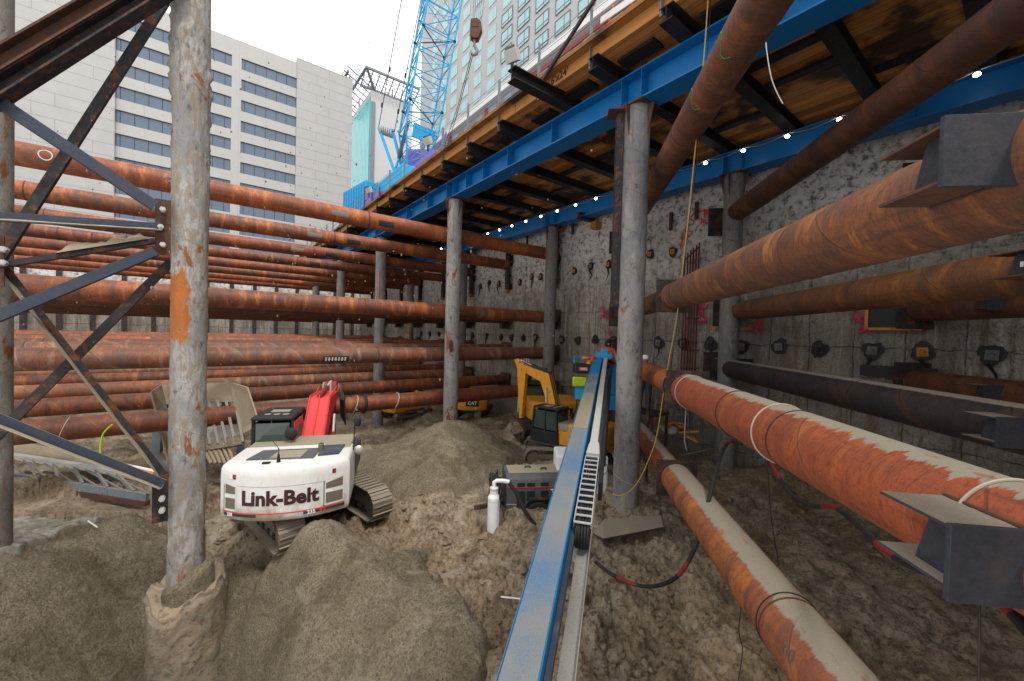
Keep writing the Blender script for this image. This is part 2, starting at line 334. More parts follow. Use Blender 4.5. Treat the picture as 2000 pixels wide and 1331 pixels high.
def sandmat():
    s = NT('wet_sand'); v = s.vec(); big = s.noise(v, .8, 6, .7, .8); clod = s.noise(v, 24, 6, .8); fine = s.noise(v, 75, 4, .8); strk = s.noise(s.vec((.9, .9, 2.2)), 2.1, 6, .7, 1.2)
    c = s.mix(s.ramp(big, [(.40, 0), (.58, 1)]), (.215, .17, .105), (.38, .315, .215)); c = s.mix(s.ramp(clod, [(.4, .8), (.54, 0)]), c, (.075, .058, .04))
    c = s.mix(s.ramp(strk, [(.52, 0), (.66, .6)]), c, (.42, .36, .27)); c = s.mix(s.ramp(fine, [(.38, .5), (.55, 0)]), c, (.045, .036, .026))
    h = s.math('ADD', s.math('MULTIPLY', clod, 1.0), s.math('MULTIPLY', fine, .5))
    return s.out(c, .8, 0, s.bump(h, 1.0, .07), .3)
M['sand'] = sandmat()
def sand2():
    s = NT('pale_sand'); v = s.vec(); f = s.noise(v, 5, 6, .7, .5); c = s.mix(s.ramp(f, [(.35, 0), (.65, 1)]), (.16, .14, .11), (.30, .285, .245)); return s.out(c, .85, 0, s.bump(f, .5, .03), .3)
M['sand_pale'] = sand2()
def wallmat():
    s = NT('shotcrete'); v = s.vec(); big = s.noise(v, .45, 5, .65, .5); mid = s.noise(v, 4.2, 8, .78, .15); fine = s.noise(v, 20, 6, .78); run = s.noise(s.vec((2.5, 2.5, .22)), 2.2, 6, .7, .5)
    c = s.mix(s.ramp(big, [(.4, 0), (.6, 1)]), (.41, .38, .335), (.24, .225, .205)); c = s.mix(s.ramp(mid, [(.36, .55), (.5, 0)]), c, (.13, .12, .105))
    c = s.mix(s.ramp(run, [(.49, 0), (.62, .85)]), c, (.15, .098, .06)); c = s.mix(s.ramp(run, [(.32, .8), (.42, 0)]), c, (.62, .61, .59)); c = s.mix(s.ramp(fine, [(.36, .75), (.5, 0)]), c, (.06, .055, .05))
    # horizontal pour lines and panel joints, broken up
    sp = s.n('ShaderNodeSeparateXYZ'); s.l(v, sp.inputs[0]); wob = s.math('MULTIPLY', s.noise(v, 1.2, 4), .28)
    hz = s.math('FRACT', s.math('ADD', s.math('MULTIPLY', sp.outputs[2], .78), wob)); vy = s.math('FRACT', s.math('ADD', s.math('MULTIPLY', sp.outputs[1], .92), s.math('MULTIPLY', wob, .35)))
    ln = s.math('MAXIMUM', s.ramp(hz, [(0, 1), (.035, 0), (1, 0)]), s.ramp(vy, [(0, 1), (.045, 0), (1, 0)])); br = s.ramp(s.noise(v, 1.9, 4, .7), [(.36, 0), (.48, 1)])
    ln = s.math('MULTIPLY', ln, br); c = s.mix(s.ramp(s.noise(s.vec((1, 1, .5)), .22, 3, .6), [(.40, 0), (.62, .55)]), c, (.15, .125, .10)); c = s.mix(s.math('MULTIPLY', ln, .95), c, (.03, .026, .022))
    sp2 = s.ramp(s.vor(s.vec((1, 1, .6)), 5), [(.05, .9), (.13, 0)]); sp2 = s.math('MULTIPLY', sp2, s.ramp(mid, [(.5, 0), (.58, 1)])); c = s.mix(sp2, c, (.02, .018, .016))
    # sky light on the upper wall, painted into the colour as patchy white
    top = s.math('MULTIPLY', s.ramp(s.math('ADD', s.math('MULTIPLY', sp.outputs[2], .1), wob), [(.28, 0), (.62, 1)]), s.ramp(mid, [(.40, 0), (.52, 1)])); c = s.mix(top, c, (.70, .69, .67)); low = s.ramp(s.math('ADD', s.math('MULTIPLY', sp.outputs[2], -.12), wob), [(.3, 0), (.75, .5)]); c = s.mix(low, c, (.13, .11, .09))
    h = s.math('SUBTRACT', s.math('ADD', mid, s.math('MULTIPLY', fine, .35)), s.math('MULTIPLY', ln, .5))
    return s.out(c, .85, 0, s.bump(h, .8, .06), .25)
M['wall'] = wallmat()
def colmat(name, a, b, rustamt=0, mud=0):
    s = NT(name); sp = s.n('ShaderNodeSeparateXYZ'); s.l(s.tc.outputs['Object'], sp.inputs[0])
    ang = s.math('DIVIDE', s.math('ARCTAN2', sp.outputs[1], sp.outputs[0]), 2*math.pi); fr = s.math('FRACT', s.math('ADD', s.math('MULTIPLY', sp.outputs[2], 1.05), ang))
    oi = s.n('ShaderNodeObjectInfo'); off = s.n('ShaderNodeCombineXYZ'); s.l(s.math('MULTIPLY', oi.outputs['Random'], 50), off.inputs[2])
    va = s.n('ShaderNodeVectorMath', operation='ADD'); s.l(s.tc.outputs['Object'], va.inputs[0]); s.l(off.outputs[0], va.inputs[1])
    def vm(sx, sy, sz):
        m = s.n('ShaderNodeMapping'); m.inputs['Scale'].default_value = (sx, sy, sz); s.l(va.outputs[0], m.inputs[0]); return m.outputs[0]
    big = s.noise(vm(1, 1, .5), 1.3, 6, .7, .5); mid = s.noise(vm(1, 1, .6), 6, 8, .78, .5); st = s.noise(vm(4, 4, .5), 2.5, 5, .7)
    c = s.mix(s.ramp(big, [(.4, 0), (.6, 1)]), a, b); c = s.mix(s.ramp(mid, [(.34, .9), (.46, 0)]), c, (.045, .045, .05)); c = s.mix(s.ramp(mid, [(.58, 0), (.7, .7)]), c, (.46, .45, .43))
    c = s.mix(s.ramp(st, [(.54, 0), (.66, .75)]), c, (.21, .145, .09)); c = s.mix(s.ramp(s.noise(vm(2, 2, .8), 3.3, 6, .75, .4), [(.55-mud, 0), (.62-mud, .9)]), c, s.mix(mid, (.32, .275, .21), (.17, .135, .095)))
    if mud:   # one strong rust patch half way up where the coating has gone
        zz = s.math('ABSOLUTE', s.math('SUBTRACT', sp.outputs[2], 6.55)); zm = s.ramp(zz, [(.45, 1), (1.15, 0)]); sd_ = s.math('ADD', s.math('MULTIPLY', sp.outputs[0], -2.4), s.math('MULTIPLY', sp.outputs[1], .2)); am = s.math('MULTIPLY', zm, s.ramp(s.math('ADD', sd_, s.math('MULTIPLY', mid, .8)), [(.15, 0), (.55, 1)])); c = s.mix(s.ramp(s.math('ADD', am, s.math('MULTIPLY', s.math('SUBTRACT', s.noise(vm(1.5, 1.5, .8), 2.6, 7, .75, .5), .5), 3.2)), [(.46, 0), (.52, 1)]), c, s.mix(mid, (.50, .15, .02), (.22, .08, .03)))
    if rustamt: c = s.mix(s.ramp(s.noise(vm(1.6, 1.6, .7), 1.1, 7, .72, .6), [(.66-rustamt, 0), (.70-rustamt, 1)]), c, s.mix(mid, (.32, .10, .02), (.13, .055, .03)))
    ln = s.ramp(fr, [(0, 1), (.02, 0), (1, 0)]); c = s.mix(s.math('MULTIPLY', ln, .55), c, (.08, .08, .085))
    h = s.math('ADD', mid, s.math('MULTIPLY', ln, .4)); return s.out(c, .6, .0, s.bump(h, .9, .035), .3)
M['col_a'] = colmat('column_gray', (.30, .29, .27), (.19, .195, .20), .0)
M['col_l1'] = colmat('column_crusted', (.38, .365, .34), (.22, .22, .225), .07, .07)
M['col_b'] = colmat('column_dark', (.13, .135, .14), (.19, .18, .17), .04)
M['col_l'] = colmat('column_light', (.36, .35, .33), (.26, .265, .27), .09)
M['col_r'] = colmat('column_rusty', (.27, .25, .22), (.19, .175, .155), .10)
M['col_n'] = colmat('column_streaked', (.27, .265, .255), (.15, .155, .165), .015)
def timber(name, col, dk):
    s = NT(name); v = s.vec((8, .35, 8)); g = s.noise(v, 3, 6, .7, .6); big = s.noise(s.vec(), .7, 4, .6); sp = s.n('ShaderNodeSeparateXYZ'); s.l(s.vec(), sp.inputs[0])
    fr = s.math('FRACT', s.math('MULTIPLY', sp.outputs[0], 3.28)); ln = s.ramp(fr, [(0, 1), (.10, 0), (1, 0)]); fl = s.math('FLOOR', s.math('MULTIPLY', sp.outputs[0], 3.28))
    cb = s.n('ShaderNodeCombineXYZ'); s.l(fl, cb.inputs[0]); wn = s.n('ShaderNodeTexWhiteNoise'); s.l(cb.outputs[0], wn.inputs[0])
    c = s.mix(s.ramp(g, [(.35, 0), (.65, 1)]), tuple(x*.6 for x in col), col); c = s.mix(s.math('MULTIPLY', wn.outputs[0], .85), c, tuple(x*.28 for x in col))
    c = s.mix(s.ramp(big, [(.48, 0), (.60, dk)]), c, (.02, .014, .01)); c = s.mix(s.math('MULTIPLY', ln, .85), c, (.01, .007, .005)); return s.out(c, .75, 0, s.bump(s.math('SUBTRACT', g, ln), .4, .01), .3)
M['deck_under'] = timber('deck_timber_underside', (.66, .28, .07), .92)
M['timber'] = timber('fascia_timber', (.78, .34, .09), .12)
def facade(name, c, px, pz, joint=(.25, .24, .23), var=.06):
    s = NT(name); v = s.vec(); sp = s.n('ShaderNodeSeparateXYZ'); s.l(v, sp.inputs[0]); row = s.math('FLOOR', s.math('MULTIPLY', sp.outputs[2], 1/pz)); sh = s.math('MULTIPLY', s.math('MODULO', row, 2), .37)
    fz = s.math('FRACT', s.math('MULTIPLY', sp.outputs[2], 1/pz)); fx = s.math('FRACT', s.math('ADD', s.math('MULTIPLY', s.math('ADD', sp.outputs[0], sp.outputs[1]), 1/px), sh))
    ln = s.math('MAXIMUM', s.ramp(fz, [(0, 1), (.045, 0), (1, 0)]), s.ramp(fx, [(0, .8), (.013, 0), (1, 0)])); f = s.noise(v, .5, 5, .65); f2 = s.noise(s.vec((1, 1, .3)), 2.5, 4, .7)
    cc = s.mix(f, tuple(x*(1-var*2) for x in c), tuple(min(1, x*(1+var)) for x in c)); cc = s.mix(s.ramp(f2, [(.55, 0), (.75, .25)]), cc, tuple(x*.75 for x in c)); cc = s.mix(ln, cc, joint); return s.out(cc, .8, 0, None, .3)
M['bld_conc'] = facade('office_concrete', (.42, .41, .40), 6.5, 1.95, (.12, .115, .11))
M['bld_band'] = facade('office_band', (.44, .43, .415), 4.4, 50, (.2, .19, .18))
M['hotel'] = facade('hotel_white', (.44, .45, .455), 3.2, 3.0, (.36, .37, .38), .03)
M['lilac'] = facade('lilac_siding', (.36, .33, .40), 30, .45, (.28, .25, .32), .04)
M['brick'] = facade('brick_red', (.36, .09, .07), 1, .4, (.25, .06, .05), .1)
M['street'] = paint('street_surface', (.12, .12, .12), .85, .3)
M['dark_conc'] = paint('dark_concrete', (.16, .155, .15), .85, .4, (.07, .06, .05), bump=.3)
# ---------------------------------------------------------------- ground of the pit
WX = 15.0; FARY = 50.5; NY = -4.6; STREET = 5.6
CP = [(8.2, 6.0, -4.0), (9.6, 5.0, -4.2), (14, 6.3, -4.35), (12, 7, -4.3), (14, 11, -4.5), (8.2, 14.9, -4.7), (-.3, 10.4, -6.2), (-.3, 9.2, -6.2), (-1.8, 8.8, -5.4), (-3.1, 11.2, -4.0), (-6, 13, -3.4), (-3, 14, -4.0), (-8, 10, -3.8), (-1.0, 15, -4.6),
      (8.2, 23.8, -5.7), (2.2, 11.6, -4.95), (1.2, 10.4, -4.95), (3.4, 10.0, -4.9), (2.0, 13.6, -4.95), (1.4, 15.5, -5.2), (4.6, 4.2, -4.7), (3.2, 5.4, -4.9), (5.2, 5.6, -4.6), (6.5, 4.6, -4.4), (6.6, 7.6, -4.55), (6.4, 9.3, -4.6), (5.0, 10.0, -4.9), (4.2, 8.0, -4.8),
      (2.0, 6.0, -5.2), (.6, 6.5, -5.6), (-1, 5, -5.4), (-2.5, 6, -5.0), (1, 3, -5.2), (3, 2, -5.0), (5.6, 2.0, -4.5), (8, 2.0, -4.5), (10, 2, -4.6), (12, 1, -4.5), (15, 0, -4.3), (7, 0, -4.4), (4, -1, -4.6), (10.5, 4.6, -4.7), (12, 10, -4.6), (11, 12, -4.6), (11, 14, -4.7), (13.5, 14, -4.7),
      (6, 19, -5.2), (12, 22, -5.2), (3, 24, -5.3), (-4, 22, -5.0), (10, 32, -5.5), (0, 34, -5.5), (-10, 24, -4.8), (-12, 34, -5.2), (8, 46, -5.6), (-12, 46, -5.5), (20, 20, -5), (20, 5, -4.5)]
CPa = np.array(CP)
def GH(x, y):
    x = np.asarray(x, float); y = np.asarray(y, float); n = 0; d = 0
    for (a, b, c) in CP:
        w_ = 1/((x-a)**2+(y-b)**2+.35)**1.6; n = n+w_*c; d = d+w_
    return n/d
def rbf(P3, tail):      # smooth surface through measured points
    P3 = np.array(P3); n_ = len(P3); A = np.hypot(P3[:, None, 0]-P3[None, :, 0], P3[:, None, 1]-P3[None, :, 1]); B_ = np.ones((n_+1, n_+1)); B_[:n_, :n_] = -np.sqrt(A**2+.09); B_[n_, n_] = 0
    w_ = np.linalg.solve(B_, np.append(P3[:, 2], 0))
    def f(x, y):
        r = w_[n_]+0*x
        for i in range(n_): r = r-w_[i]*np.sqrt((x-P3[i, 0])**2+(y-P3[i, 1])**2+.09)
        return r
    return f
def pts(L): return [tuple(U(a, b, D=d)) for a, b, d in L]
SL = pts([(296, 1345, 8.15), (290, 1200, 8.7), (300, 1100, 9.2), (150, 1345, 6.9), (150, 1200, 7.5), (20, 1345, 6.1), (20, 1200, 6.7), (-120, 1345, 5.6), (-120, 1150, 6.3), (255, 1003, 9.7), (180, 1040, 9.0), (120, 1075, 8.2), (20, 1120, 7.1), (330, 1040, 10.0), (370, 1120, 9.5), (300, 1030, 11.2), (200, 1020, 10.6), (100, 1030, 9.8), (20, 1060, 8.4), (-120, 1080, 7.4), (20, 1015, 10.4), (100, 1005, 11.6), (220, 1500, 5.8), (50, 1500, 4.8), (380, 1400, 8.1)])
SRr = pts([(462, 1345, 8.0), (470, 1200, 8.5), (465, 1120, 8.9), (520, 1345, 7.4), (540, 1200, 7.8), (520, 1105, 8.5), (570, 1065, 8.3), (635, 1030, 8.05), (720, 1078, 7.8), (790, 1130, 7.5), (640, 1200, 7.0), (640, 1345, 6.3), (760, 1345, 5.8), (760, 1200, 6.6), (860, 1180, 6.8), (900, 1260, 6.0), (900, 1345, 5.5), (640, 1075, 9.3), (540, 1110, 9.2), (570, 1088, 8.0), (700, 1085, 7.7), (740, 1085, 8.8), (450, 1400, 7.95), (650, 1500, 5.2), (850, 1500, 4.6), (400, 1120, 9.4)])
fL, fR = rbf(SL, 0), rbf(SRr, 0)
def pxD(x, y):
    D = x*fw.x+y*fw.y; return CX+F_*(x*rt.x+y*rt.y)/D, D
def sstep(a, b, x): t_ = np.clip((x-a)/(b-a), 0, 1); return t_*t_*(3-2*t_)
def sand_w(side, x, y):  # 1 inside the sand sheet, 0 outside
    px_, D = pxD(x, y)
    if side == 'L': return sstep(11.2, 9.6, D-.0)*sstep(3.6, 4.6, D)*sstep(400, 380, px_)
    if side == 'P':
        thr = 6.9+np.clip(px_, -300, 400)*.0145+fbm(x*1.1, y*1.1, 4, 6)*.9; return sstep(12.6, 11.2, D)*sstep(thr-.1, thr+.35, D)*sstep(250+fbm(x, y, 3, 7)*120, 170+fbm(x, y, 3, 7)*120, px_)
    lim = 830+np.clip((9.2-D)*42, 0, 170)+fbm(x*1.2, y*1.2, 3, 8)*90; return sstep(9.6, 8.9, D)*sstep(3.6, 4.6, D)*sstep(374, 384, px_)*sstep(lim+40, lim-40, px_)
def heap(x, y, px, py, pz, sl=.62, rnd=.5, asp=1, rot=0):
    dx = x-px; dy = y-py; c, s = math.cos(rot), math.sin(rot); u = (dx*c+dy*s)/asp; v = -dx*s+dy*c
    return pz-sl*(np.sqrt(u*u+v*v+rnd*rnd)-rnd)
def polar(a0, a1, na, r0, r1, nr):
    an = np.linspace(a0, a1, na)[:, None]; rr = np.exp(np.linspace(math.log(r0), math.log(r1), nr))[None, :]
    return (np.cos(an)*rr).ravel(), (np.sin(an)*rr).ravel()
x, y = polar(YAW+R(62), YAW-R(62), 620, 1.6, 66, 560)
z = GH(x, y); near = np.clip(1-np.hypot(x, y)/30, .15, 1)
def ridged(x, y, o, s): return .5-np.abs(fbm(x, y, o, s))
rr_ = np.hypot(x, y)
calm = 1-.6*sstep(2.6, 3.6, (x-y)/1.414)
near = near*calm
z = z + fbm(x*.8, y*.8, 5, 3, .55)*.45 + (ridged(x*1.5, y*1.5, 5, 9)-.4)*.20*near + fbm(x*6, y*6, 5, 21, .68)*.15*near + np.minimum(0, fbm(x*3.4, y*3.4, 4, 31, .6)+.12)*.45*near + np.abs(fbm(x*16, y*16, 3, 77, .6))*.05*near
for (ax0, ay0, ax1, ay1) in ((3.6, 10.2, 6.2, 7.2), (5.2, 11.3, 7.4, 8.7), (3.2, 5.2, 5.6, 7.4), (4.4, 4.2, 6.6, 6.2), (10.5, 8.5, 12.5, 4.0)):
    L_ = math.hypot(ax1-ax0, ay1-ay0); ux, uy = (ax1-ax0)/L_, (ay1-ay0)/L_; u_ = (x-ax0)*ux+(y-ay0)*uy; v_ = np.abs((x-ax0)*uy-(y-ay0)*ux+fbm(x*.6, y*.6, 2, 4)*.3); k_ = sstep(.36, .26, v_)*sstep(-.2, .4, u_)*sstep(L_+.3, L_-.4, u_)*np.clip(.5+fbm(x*1.4, y*1.4, 3, 2)*3, 0, 1)
    z = z-k_*(.10+.045*np.sign(np.sin(u_*2*math.pi/.17)))
for sd_, f_ in (('L', fL), ('R', fR)):
    w_ = sand_w(sd_, x, y); S_ = f_(x, y); z = np.where(w_ > .55, np.minimum(z, S_-.16), np.where(w_ > .02, np.minimum(z, S_+.02+(1-w_)*.5), z))
def scal(v): return float(np.asarray(v).ravel()[0])
ground = grid_mesh('pit_floor', np.stack([x, y, z], 1), 620, 560, M['mud']); struct(ground)
def gz(x, y): return scal(GH(x, y))
def sand_heap(label, px, py, pz, ext, mat='sand', sl=.62, rnd=.5, asp=1, rot=0, seed=1, n=260, amp=.05, name='sand_heap', rough=.02):
    u = np.linspace(-ext, ext, n); X, Y = np.meshgrid(u, u, indexing='ij'); X = X.ravel()+px; Y = Y.ravel()+py
    Z = heap(X, Y, px, py, pz, sl, rnd, asp, rot)+fbm(X*1.1, Y*1.1, 4, seed)*amp*5+fbm(X*7, Y*7, 3, seed+5)*amp*.5+fbm(X*22, Y*22, 2, seed+7)*rough+np.abs(fbm(X*13, Y*13, 3, seed+9, .6))*rough*1.6
    o = grid_mesh(name, np.stack([X, Y, Z], 1), n, n, M[mat]); bm = bmesh.new(); bm.from_mesh(o.data)
    g = GH(X, Y)-1.1; kz = Z < g; kill = [v for v in bm.verts if kz[v.index]]
    bmesh.ops.delete(bm, geom=kill, context='VERTS'); bm.to_mesh(o.data); bm.free(); return tag(o, label, 'sand heap')
def sand_sheet(side, f_, label, seed, px0, px1, d0, d1, mat='sand', nm='sand_heap'):
    nu, nv = 420, 420; A = np.linspace(px0, px1, nu)[:, None]; D = np.exp(np.linspace(math.log(d0), math.log(d1), nv))[None, :]
    X = (rt.x*(A-CX)/F_+fw.x)*D; Y = (rt.y*(A-CX)/F_+fw.y)*D; X = X.ravel(); Y = Y.ravel(); w_ = sand_w(side, X, Y)
    Z = f_(X, Y)+fbm(X*.9, Y*.9, 4, seed)*.16+fbm(X*3+Y, Y*3, 3, seed+3)*.07+fbm(X*9, Y*9, 3, seed+5)*.03+np.abs(fbm(X*17, Y*17, 3, seed+9, .6))*.035*(side != 'P')-(1-w_)*.9
    o = grid_mesh(nm, np.stack([X, Y, Z], 1), nu, nv, M[mat]); bm = bmesh.new(); bm.from_mesh(o.data); bm.verts.ensure_lookup_table(); bmesh.ops.delete(bm, geom=[v for v in bm.verts if w_[v.index] < .03], context='VERTS'); bm.to_mesh(o.data); bm.free(); return tag(o, label, 'sand heap')
sand_sheet('R', fR, 'dark rounded sand heap between the broken concrete stump and the white excavator', 4, 370, 1050, 3.6, 9.8)
sand_sheet('L', fL, 'broad dark sand slope left of the broken concrete stump', 14, -260, 402, 3.6, 11.3)
p = U(880, 822, D=14.6); sand_heap('brown soil heap around the foot of the middle column behind the compressor', p.x, p.y, p.z, 5.5, 'sand', sl=.56, rnd=.4, asp=1.1, rot=R(-30), seed=24, amp=.05, name='soil_heap', rough=.04)
fP = lambda x, y: fL(x, y)+.10
sand_sheet('P', fP, 'pale smooth sand bank at the foot of the leftmost column', 34, -260, 330, 5.6, 12.8, 'sand_pale', 'sand_bank')
p = U(1010, 838, D=17.5); sand_heap('low mound of pale mud left of the yellow excavator by the wall', p.x, p.y, p.z, 3.2, 'mud', sl=.45, rnd=.4, seed=44, amp=.12, name='soil_heap')
# loose stones and clods
m = MB(); rs = random.Random(3)
for i in range(300):
    a = YAW+R(rs.uniform(-50, 30)); r = 3.2+rs.random()**1.6*12; X, Y = math.cos(a)*r, math.sin(a)*r
    k = int(np.argmin((x-X)**2+(y-Y)**2)); s_ = rs.uniform(.012, .032); q = len(m.v)
    m.sphere((X, Y, z[k]+s_*.1), s_, 6, 4, rs.uniform(.7, 1.3), rs.uniform(.7, 1.3), .6)
o = m.build('loose_stones', M['dark_conc']); o['label'] = 'small loose stones scattered over the mud'; o['category'] = 'stones'; o['kind'] = 'stuff'
m = MB(); rs = random.Random(13)
for i in range(1500):
    a = YAW+R(rs.uniform(-46, 36)); r = 3.0+rs.random()**1.3*13; X, Y = math.cos(a)*r, math.sin(a)*r; px_, D_ = pxD(X, Y)
    if scal(sand_w('R', np.array([X]), np.array([Y]))) > .3 or scal(sand_w('L', np.array([X]), np.array([Y]))) > .3: continue
    ia = int(round((YAW+R(62)-a)/R(124)*619)); ir = int(round(math.log(r/1.6)/math.log(66/1.6)*559)); zz = z[ia*560+ir]; s_ = rs.uniform(.02, .075)*(1.6 if rs.random() < .06 else 1)
    nv0 = len(m.v); m.sphere((X, Y, zz+s_*.25), s_, 7, 5, rs.uniform(.7, 1.4), rs.uniform(.7, 1.4), rs.uniform(.5, .9))
    for q in range(nv0, len(m.v)): v_ = Vector(m.v[q])-Vector((X, Y, zz)); m.v[q] = tuple(Vector((X, Y, zz))+v_*rs.uniform(.75, 1.25))
o = m.build('mud_clods', M['mud'], smooth=0); o['label'] = 'clods of broken mud scattered over the pit floor'; o['category'] = 'clods'; o['kind'] = 'stuff'
m = MB(); rs = random.Random(23)
for i in range(650):
    px_ = rs.gauss(560, 230); py_ = rs.gauss(430, 190); D_ = rs.uniform(4.5, 13)
    if not (30 < px_ < 1500 and 20 < py_ < 900): continue
    q = U(px_, py_, D=D_); r_ = rs.uniform(.004, .011)*(1.8 if rs.random() < .06 else 1); m.sphere(q, r_, 5, 4, 1, 1, rs.uniform(1, 1.8))
o = m.build('flying_mud_drops', M['mud']); o['label'] = 'specks of mud and wet sand flying through the air of the pit'; o['category'] = 'mud drops'; o['kind'] = 'stuff'
# ---------------------------------------------------------------- streets above
m = MB()
m.add([(-90, FARY+.6, STREET), (60, FARY+.6, STREET), (220, 300, STREET), (-160, 300, STREET)], [(0, 1, 2, 3)])
m.add([(WX+.6, -30, STREET), (220, -30, STREET), (220, FARY+.59, STREET), (WX+.6, FARY+.59, STREET)], [(0, 1, 2, 3)])
struct(m.build('street', M['street'], smooth=0))
# ---------------------------------------------------------------- anchored wall along Y
def wall_sheet(name, y0, y1, z0, z1, step, mat, axis='X', c=WX, sgn=-1, amp=.032):
    ny = int((y1-y0)/step); nz = int((z1-z0)/step); a = np.linspace(y0, y1, ny); b = np.linspace(z0, z1, nz); A, B = np.meshgrid(a, b, indexing='ij'); A = A.ravel(); B = B.ravel()
    d = fbm(A*.9, B*.9, 5, 51)*amp*2+fbm(A*4.5, B*4.5, 4, 61, .6)*amp*1.5+np.maximum(0, fbm(A*1.6, B*1.6, 3, 71)-.1)*amp*4+np.where(np.mod(B+fbm(A*.5, B*.2, 2, 5)*.5, 1.28) < .07, -amp*.8, 0)
    P_ = np.stack([c+sgn*d, A, B], 1) if axis == 'X' else np.stack([A, c+sgn*d, B], 1)
    return grid_mesh(name, P_, ny, nz, mat)
wall = thing('anchored_wall', 'tall rough gray concrete shoring wall with rusty anchor heads on the right side of the pit', 'wall', (0, 0, 0))
ws = wall_sheet('concrete_face', NY, FARY, -7, STREET+.75, .07, M['wall']); ws.parent = wall
m = MB(); m.box((WX+.45, (NY+FARY)/2, -.35), (.5, FARY-NY+1, 13.3)); m.build('wall_core', M['dark_conc'], wall, smooth=0)
# anchor pockets: dark chipped recess, plate, nut
def anchor(y_, z_, s_, kind, rn):
    ring = MB(); n = 22; pts = []
    for i in range(n):
        a = 2*math.pi*i/n; r = s_*(.25+rn.uniform(-.025, .03)+.03*math.sin(3*a+y_*9)); pts.append((y_+r*math.cos(a)*.9, z_+r*math.sin(a)))
    ring.prism(pts, lambda u, v, sd: (WX-.05-(.035 if sd else 0), u, v)); h = ring.build('anchor_pocket', M['black'], wall, smooth=0)
    p2 = MB(); p2.box((WX-.13, y_, z_), (.03, s_*.22, s_*.24), Matrix.Rotation(rn.uniform(-.15, .15), 3, 'X')); p2.cyl((WX-.14, y_, z_), (WX-.22, y_, z_-.03), s_*.07, s_*.055, 8)
    if kind: p2.build('anchor_head', M['anchor'], wall)
    else: p2.build('anchor_head', M['dark_conc' if rn.random() < .4 else 'steel_dk'], wall)
    if rn.random() < .5:
        c = MB(); c.tube([(WX-.13, y_+rn.uniform(-.1, .1), z_-.2), (WX-.11, y_+rn.uniform(-.12, .12), z_-.45), (WX-.12, y_+rn.uniform(-.2, .2), z_-.75)], [.045, .03, .008], 6); c.build('crack', M['black'], h)
rn = random.Random(5)
yy = .62
while yy < 34: anchor(yy+rn.uniform(-.06, .06), -.25+rn.uniform(-.05, .05), 1 if yy < 12 else .9, yy < 3.5 and int(yy) % 2, rn); yy += 1.12 if yy < 20 else 1.7
for px_, py_, k in ((1269, 497, 1), (1314, 492, 1), (1188, 517, 1), (1153, 520, 0), (1121, 530, 1), (1090, 505, 0), (1055, 541, 1), (1038, 541, 1), (1014, 552, 1), (973, 555, 1), (955, 553, 0), (937, 560, 0), (905, 562, 0), (1500, 470, 0), (1600, 470, 0)):
    q = U(px_, py_, X=WX-.1); anchor(q.y, q.z, .8, k, rn)
# graffiti: sprayed strokes lying on the wall face
def spray(strokes, mat, r=.03, name='spray_mark', X=WX-.14):
    m = MB()
    for st in strokes:
        m.tube([U(a, b, X=X) for a, b in st], r, 5)
    return m.build(name, M[mat], wall)
M['spray'] = paint('orange_red_spray', (.75, .07, .02), .9, .35, (.2, .15, .12), dscale=6); M['spray2'] = paint('magenta_spray', (.55, .04, .10), .9, .45, (.2, .16, .14), dscale=6)
rg = random.Random(8)
spray([[(1349, 425), (1356, 416), (1370, 412), (1384, 412), (1390, 409)], [(1376, 408), (1376, 426)], [(1385, 408), (1385, 425)], [(1376, 417), (1385, 416)], [(1390, 411), (1398, 411)], [(1394, 411), (1393, 424)]], 'spray', .03)
spray([[(1370, 437), (1371, 428), (1378, 430), (1372, 434), (1380, 437)], [(1384, 429), (1385, 437), (1391, 436)], [(1393, 428), (1392, 436), (1398, 436)], [(1393, 431), (1399, 430)], [(1345, 427), (1356, 433), (1352, 440)], [(1340, 441), (1338, 452), (1344, 462)], [(1346, 452), (1353, 452), (1350, 458)], [(1330, 468), (1334, 455), (1331, 479)]], 'spray', .028)
for cx_, cy_, w_, h_ in ((1374, 603, 12, 18), (1372, 625, 10, 12), (1182, 610, 12, 16), (1191, 650, 3, 6), (1478, 640, 9, 14), (1676, 625, 12, 14), (1690, 640, 12, 10)):
    st = []
    for k in range(4):
        st.append([(cx_+rg.uniform(-w_, w_), cy_+rg.uniform(-h_, h_)) for _ in range(3)])
    spray(st, 'spray2', .028)
# steel frames and dark openings left in the wall
m = MB()
for (a, b, c2, d2) in ((1396, 605, 1432, 640), (1393, 694, 1430, 738), (1695, 603, 1800, 640), (1680, 712, 1830, 745), (1440, 700, 1470, 712)):
    q0 = U(a, b, X=WX-.15); q1 = U(c2, d2, X=WX-.15); m.box((WX-.12, (q0.y+q1.y)/2, (q0.z+q1.z)/2), (.06, abs(q0.y-q1.y), abs(q0.z-q1.z)))
m.build('recess_plate', M['black'], wall)
m = MB()
for (a, b, c2, d2) in ((1693, 640, 1800, 646), (1690, 600, 1695, 644), (1390, 638, 1434, 643), (1447, 641, 1470, 645)):
    q0 = U(a, b, X=WX-.18); q1 = U(c2, d2, X=WX-.18); m.box((WX-.16, (q0.y+q1.y)/2, (q0.z+q1.z)/2), (.08, abs(q0.y-q1.y), abs(q0.z-q1.z)))
m.build('steel_ledge', M['rust_lt'], wall)
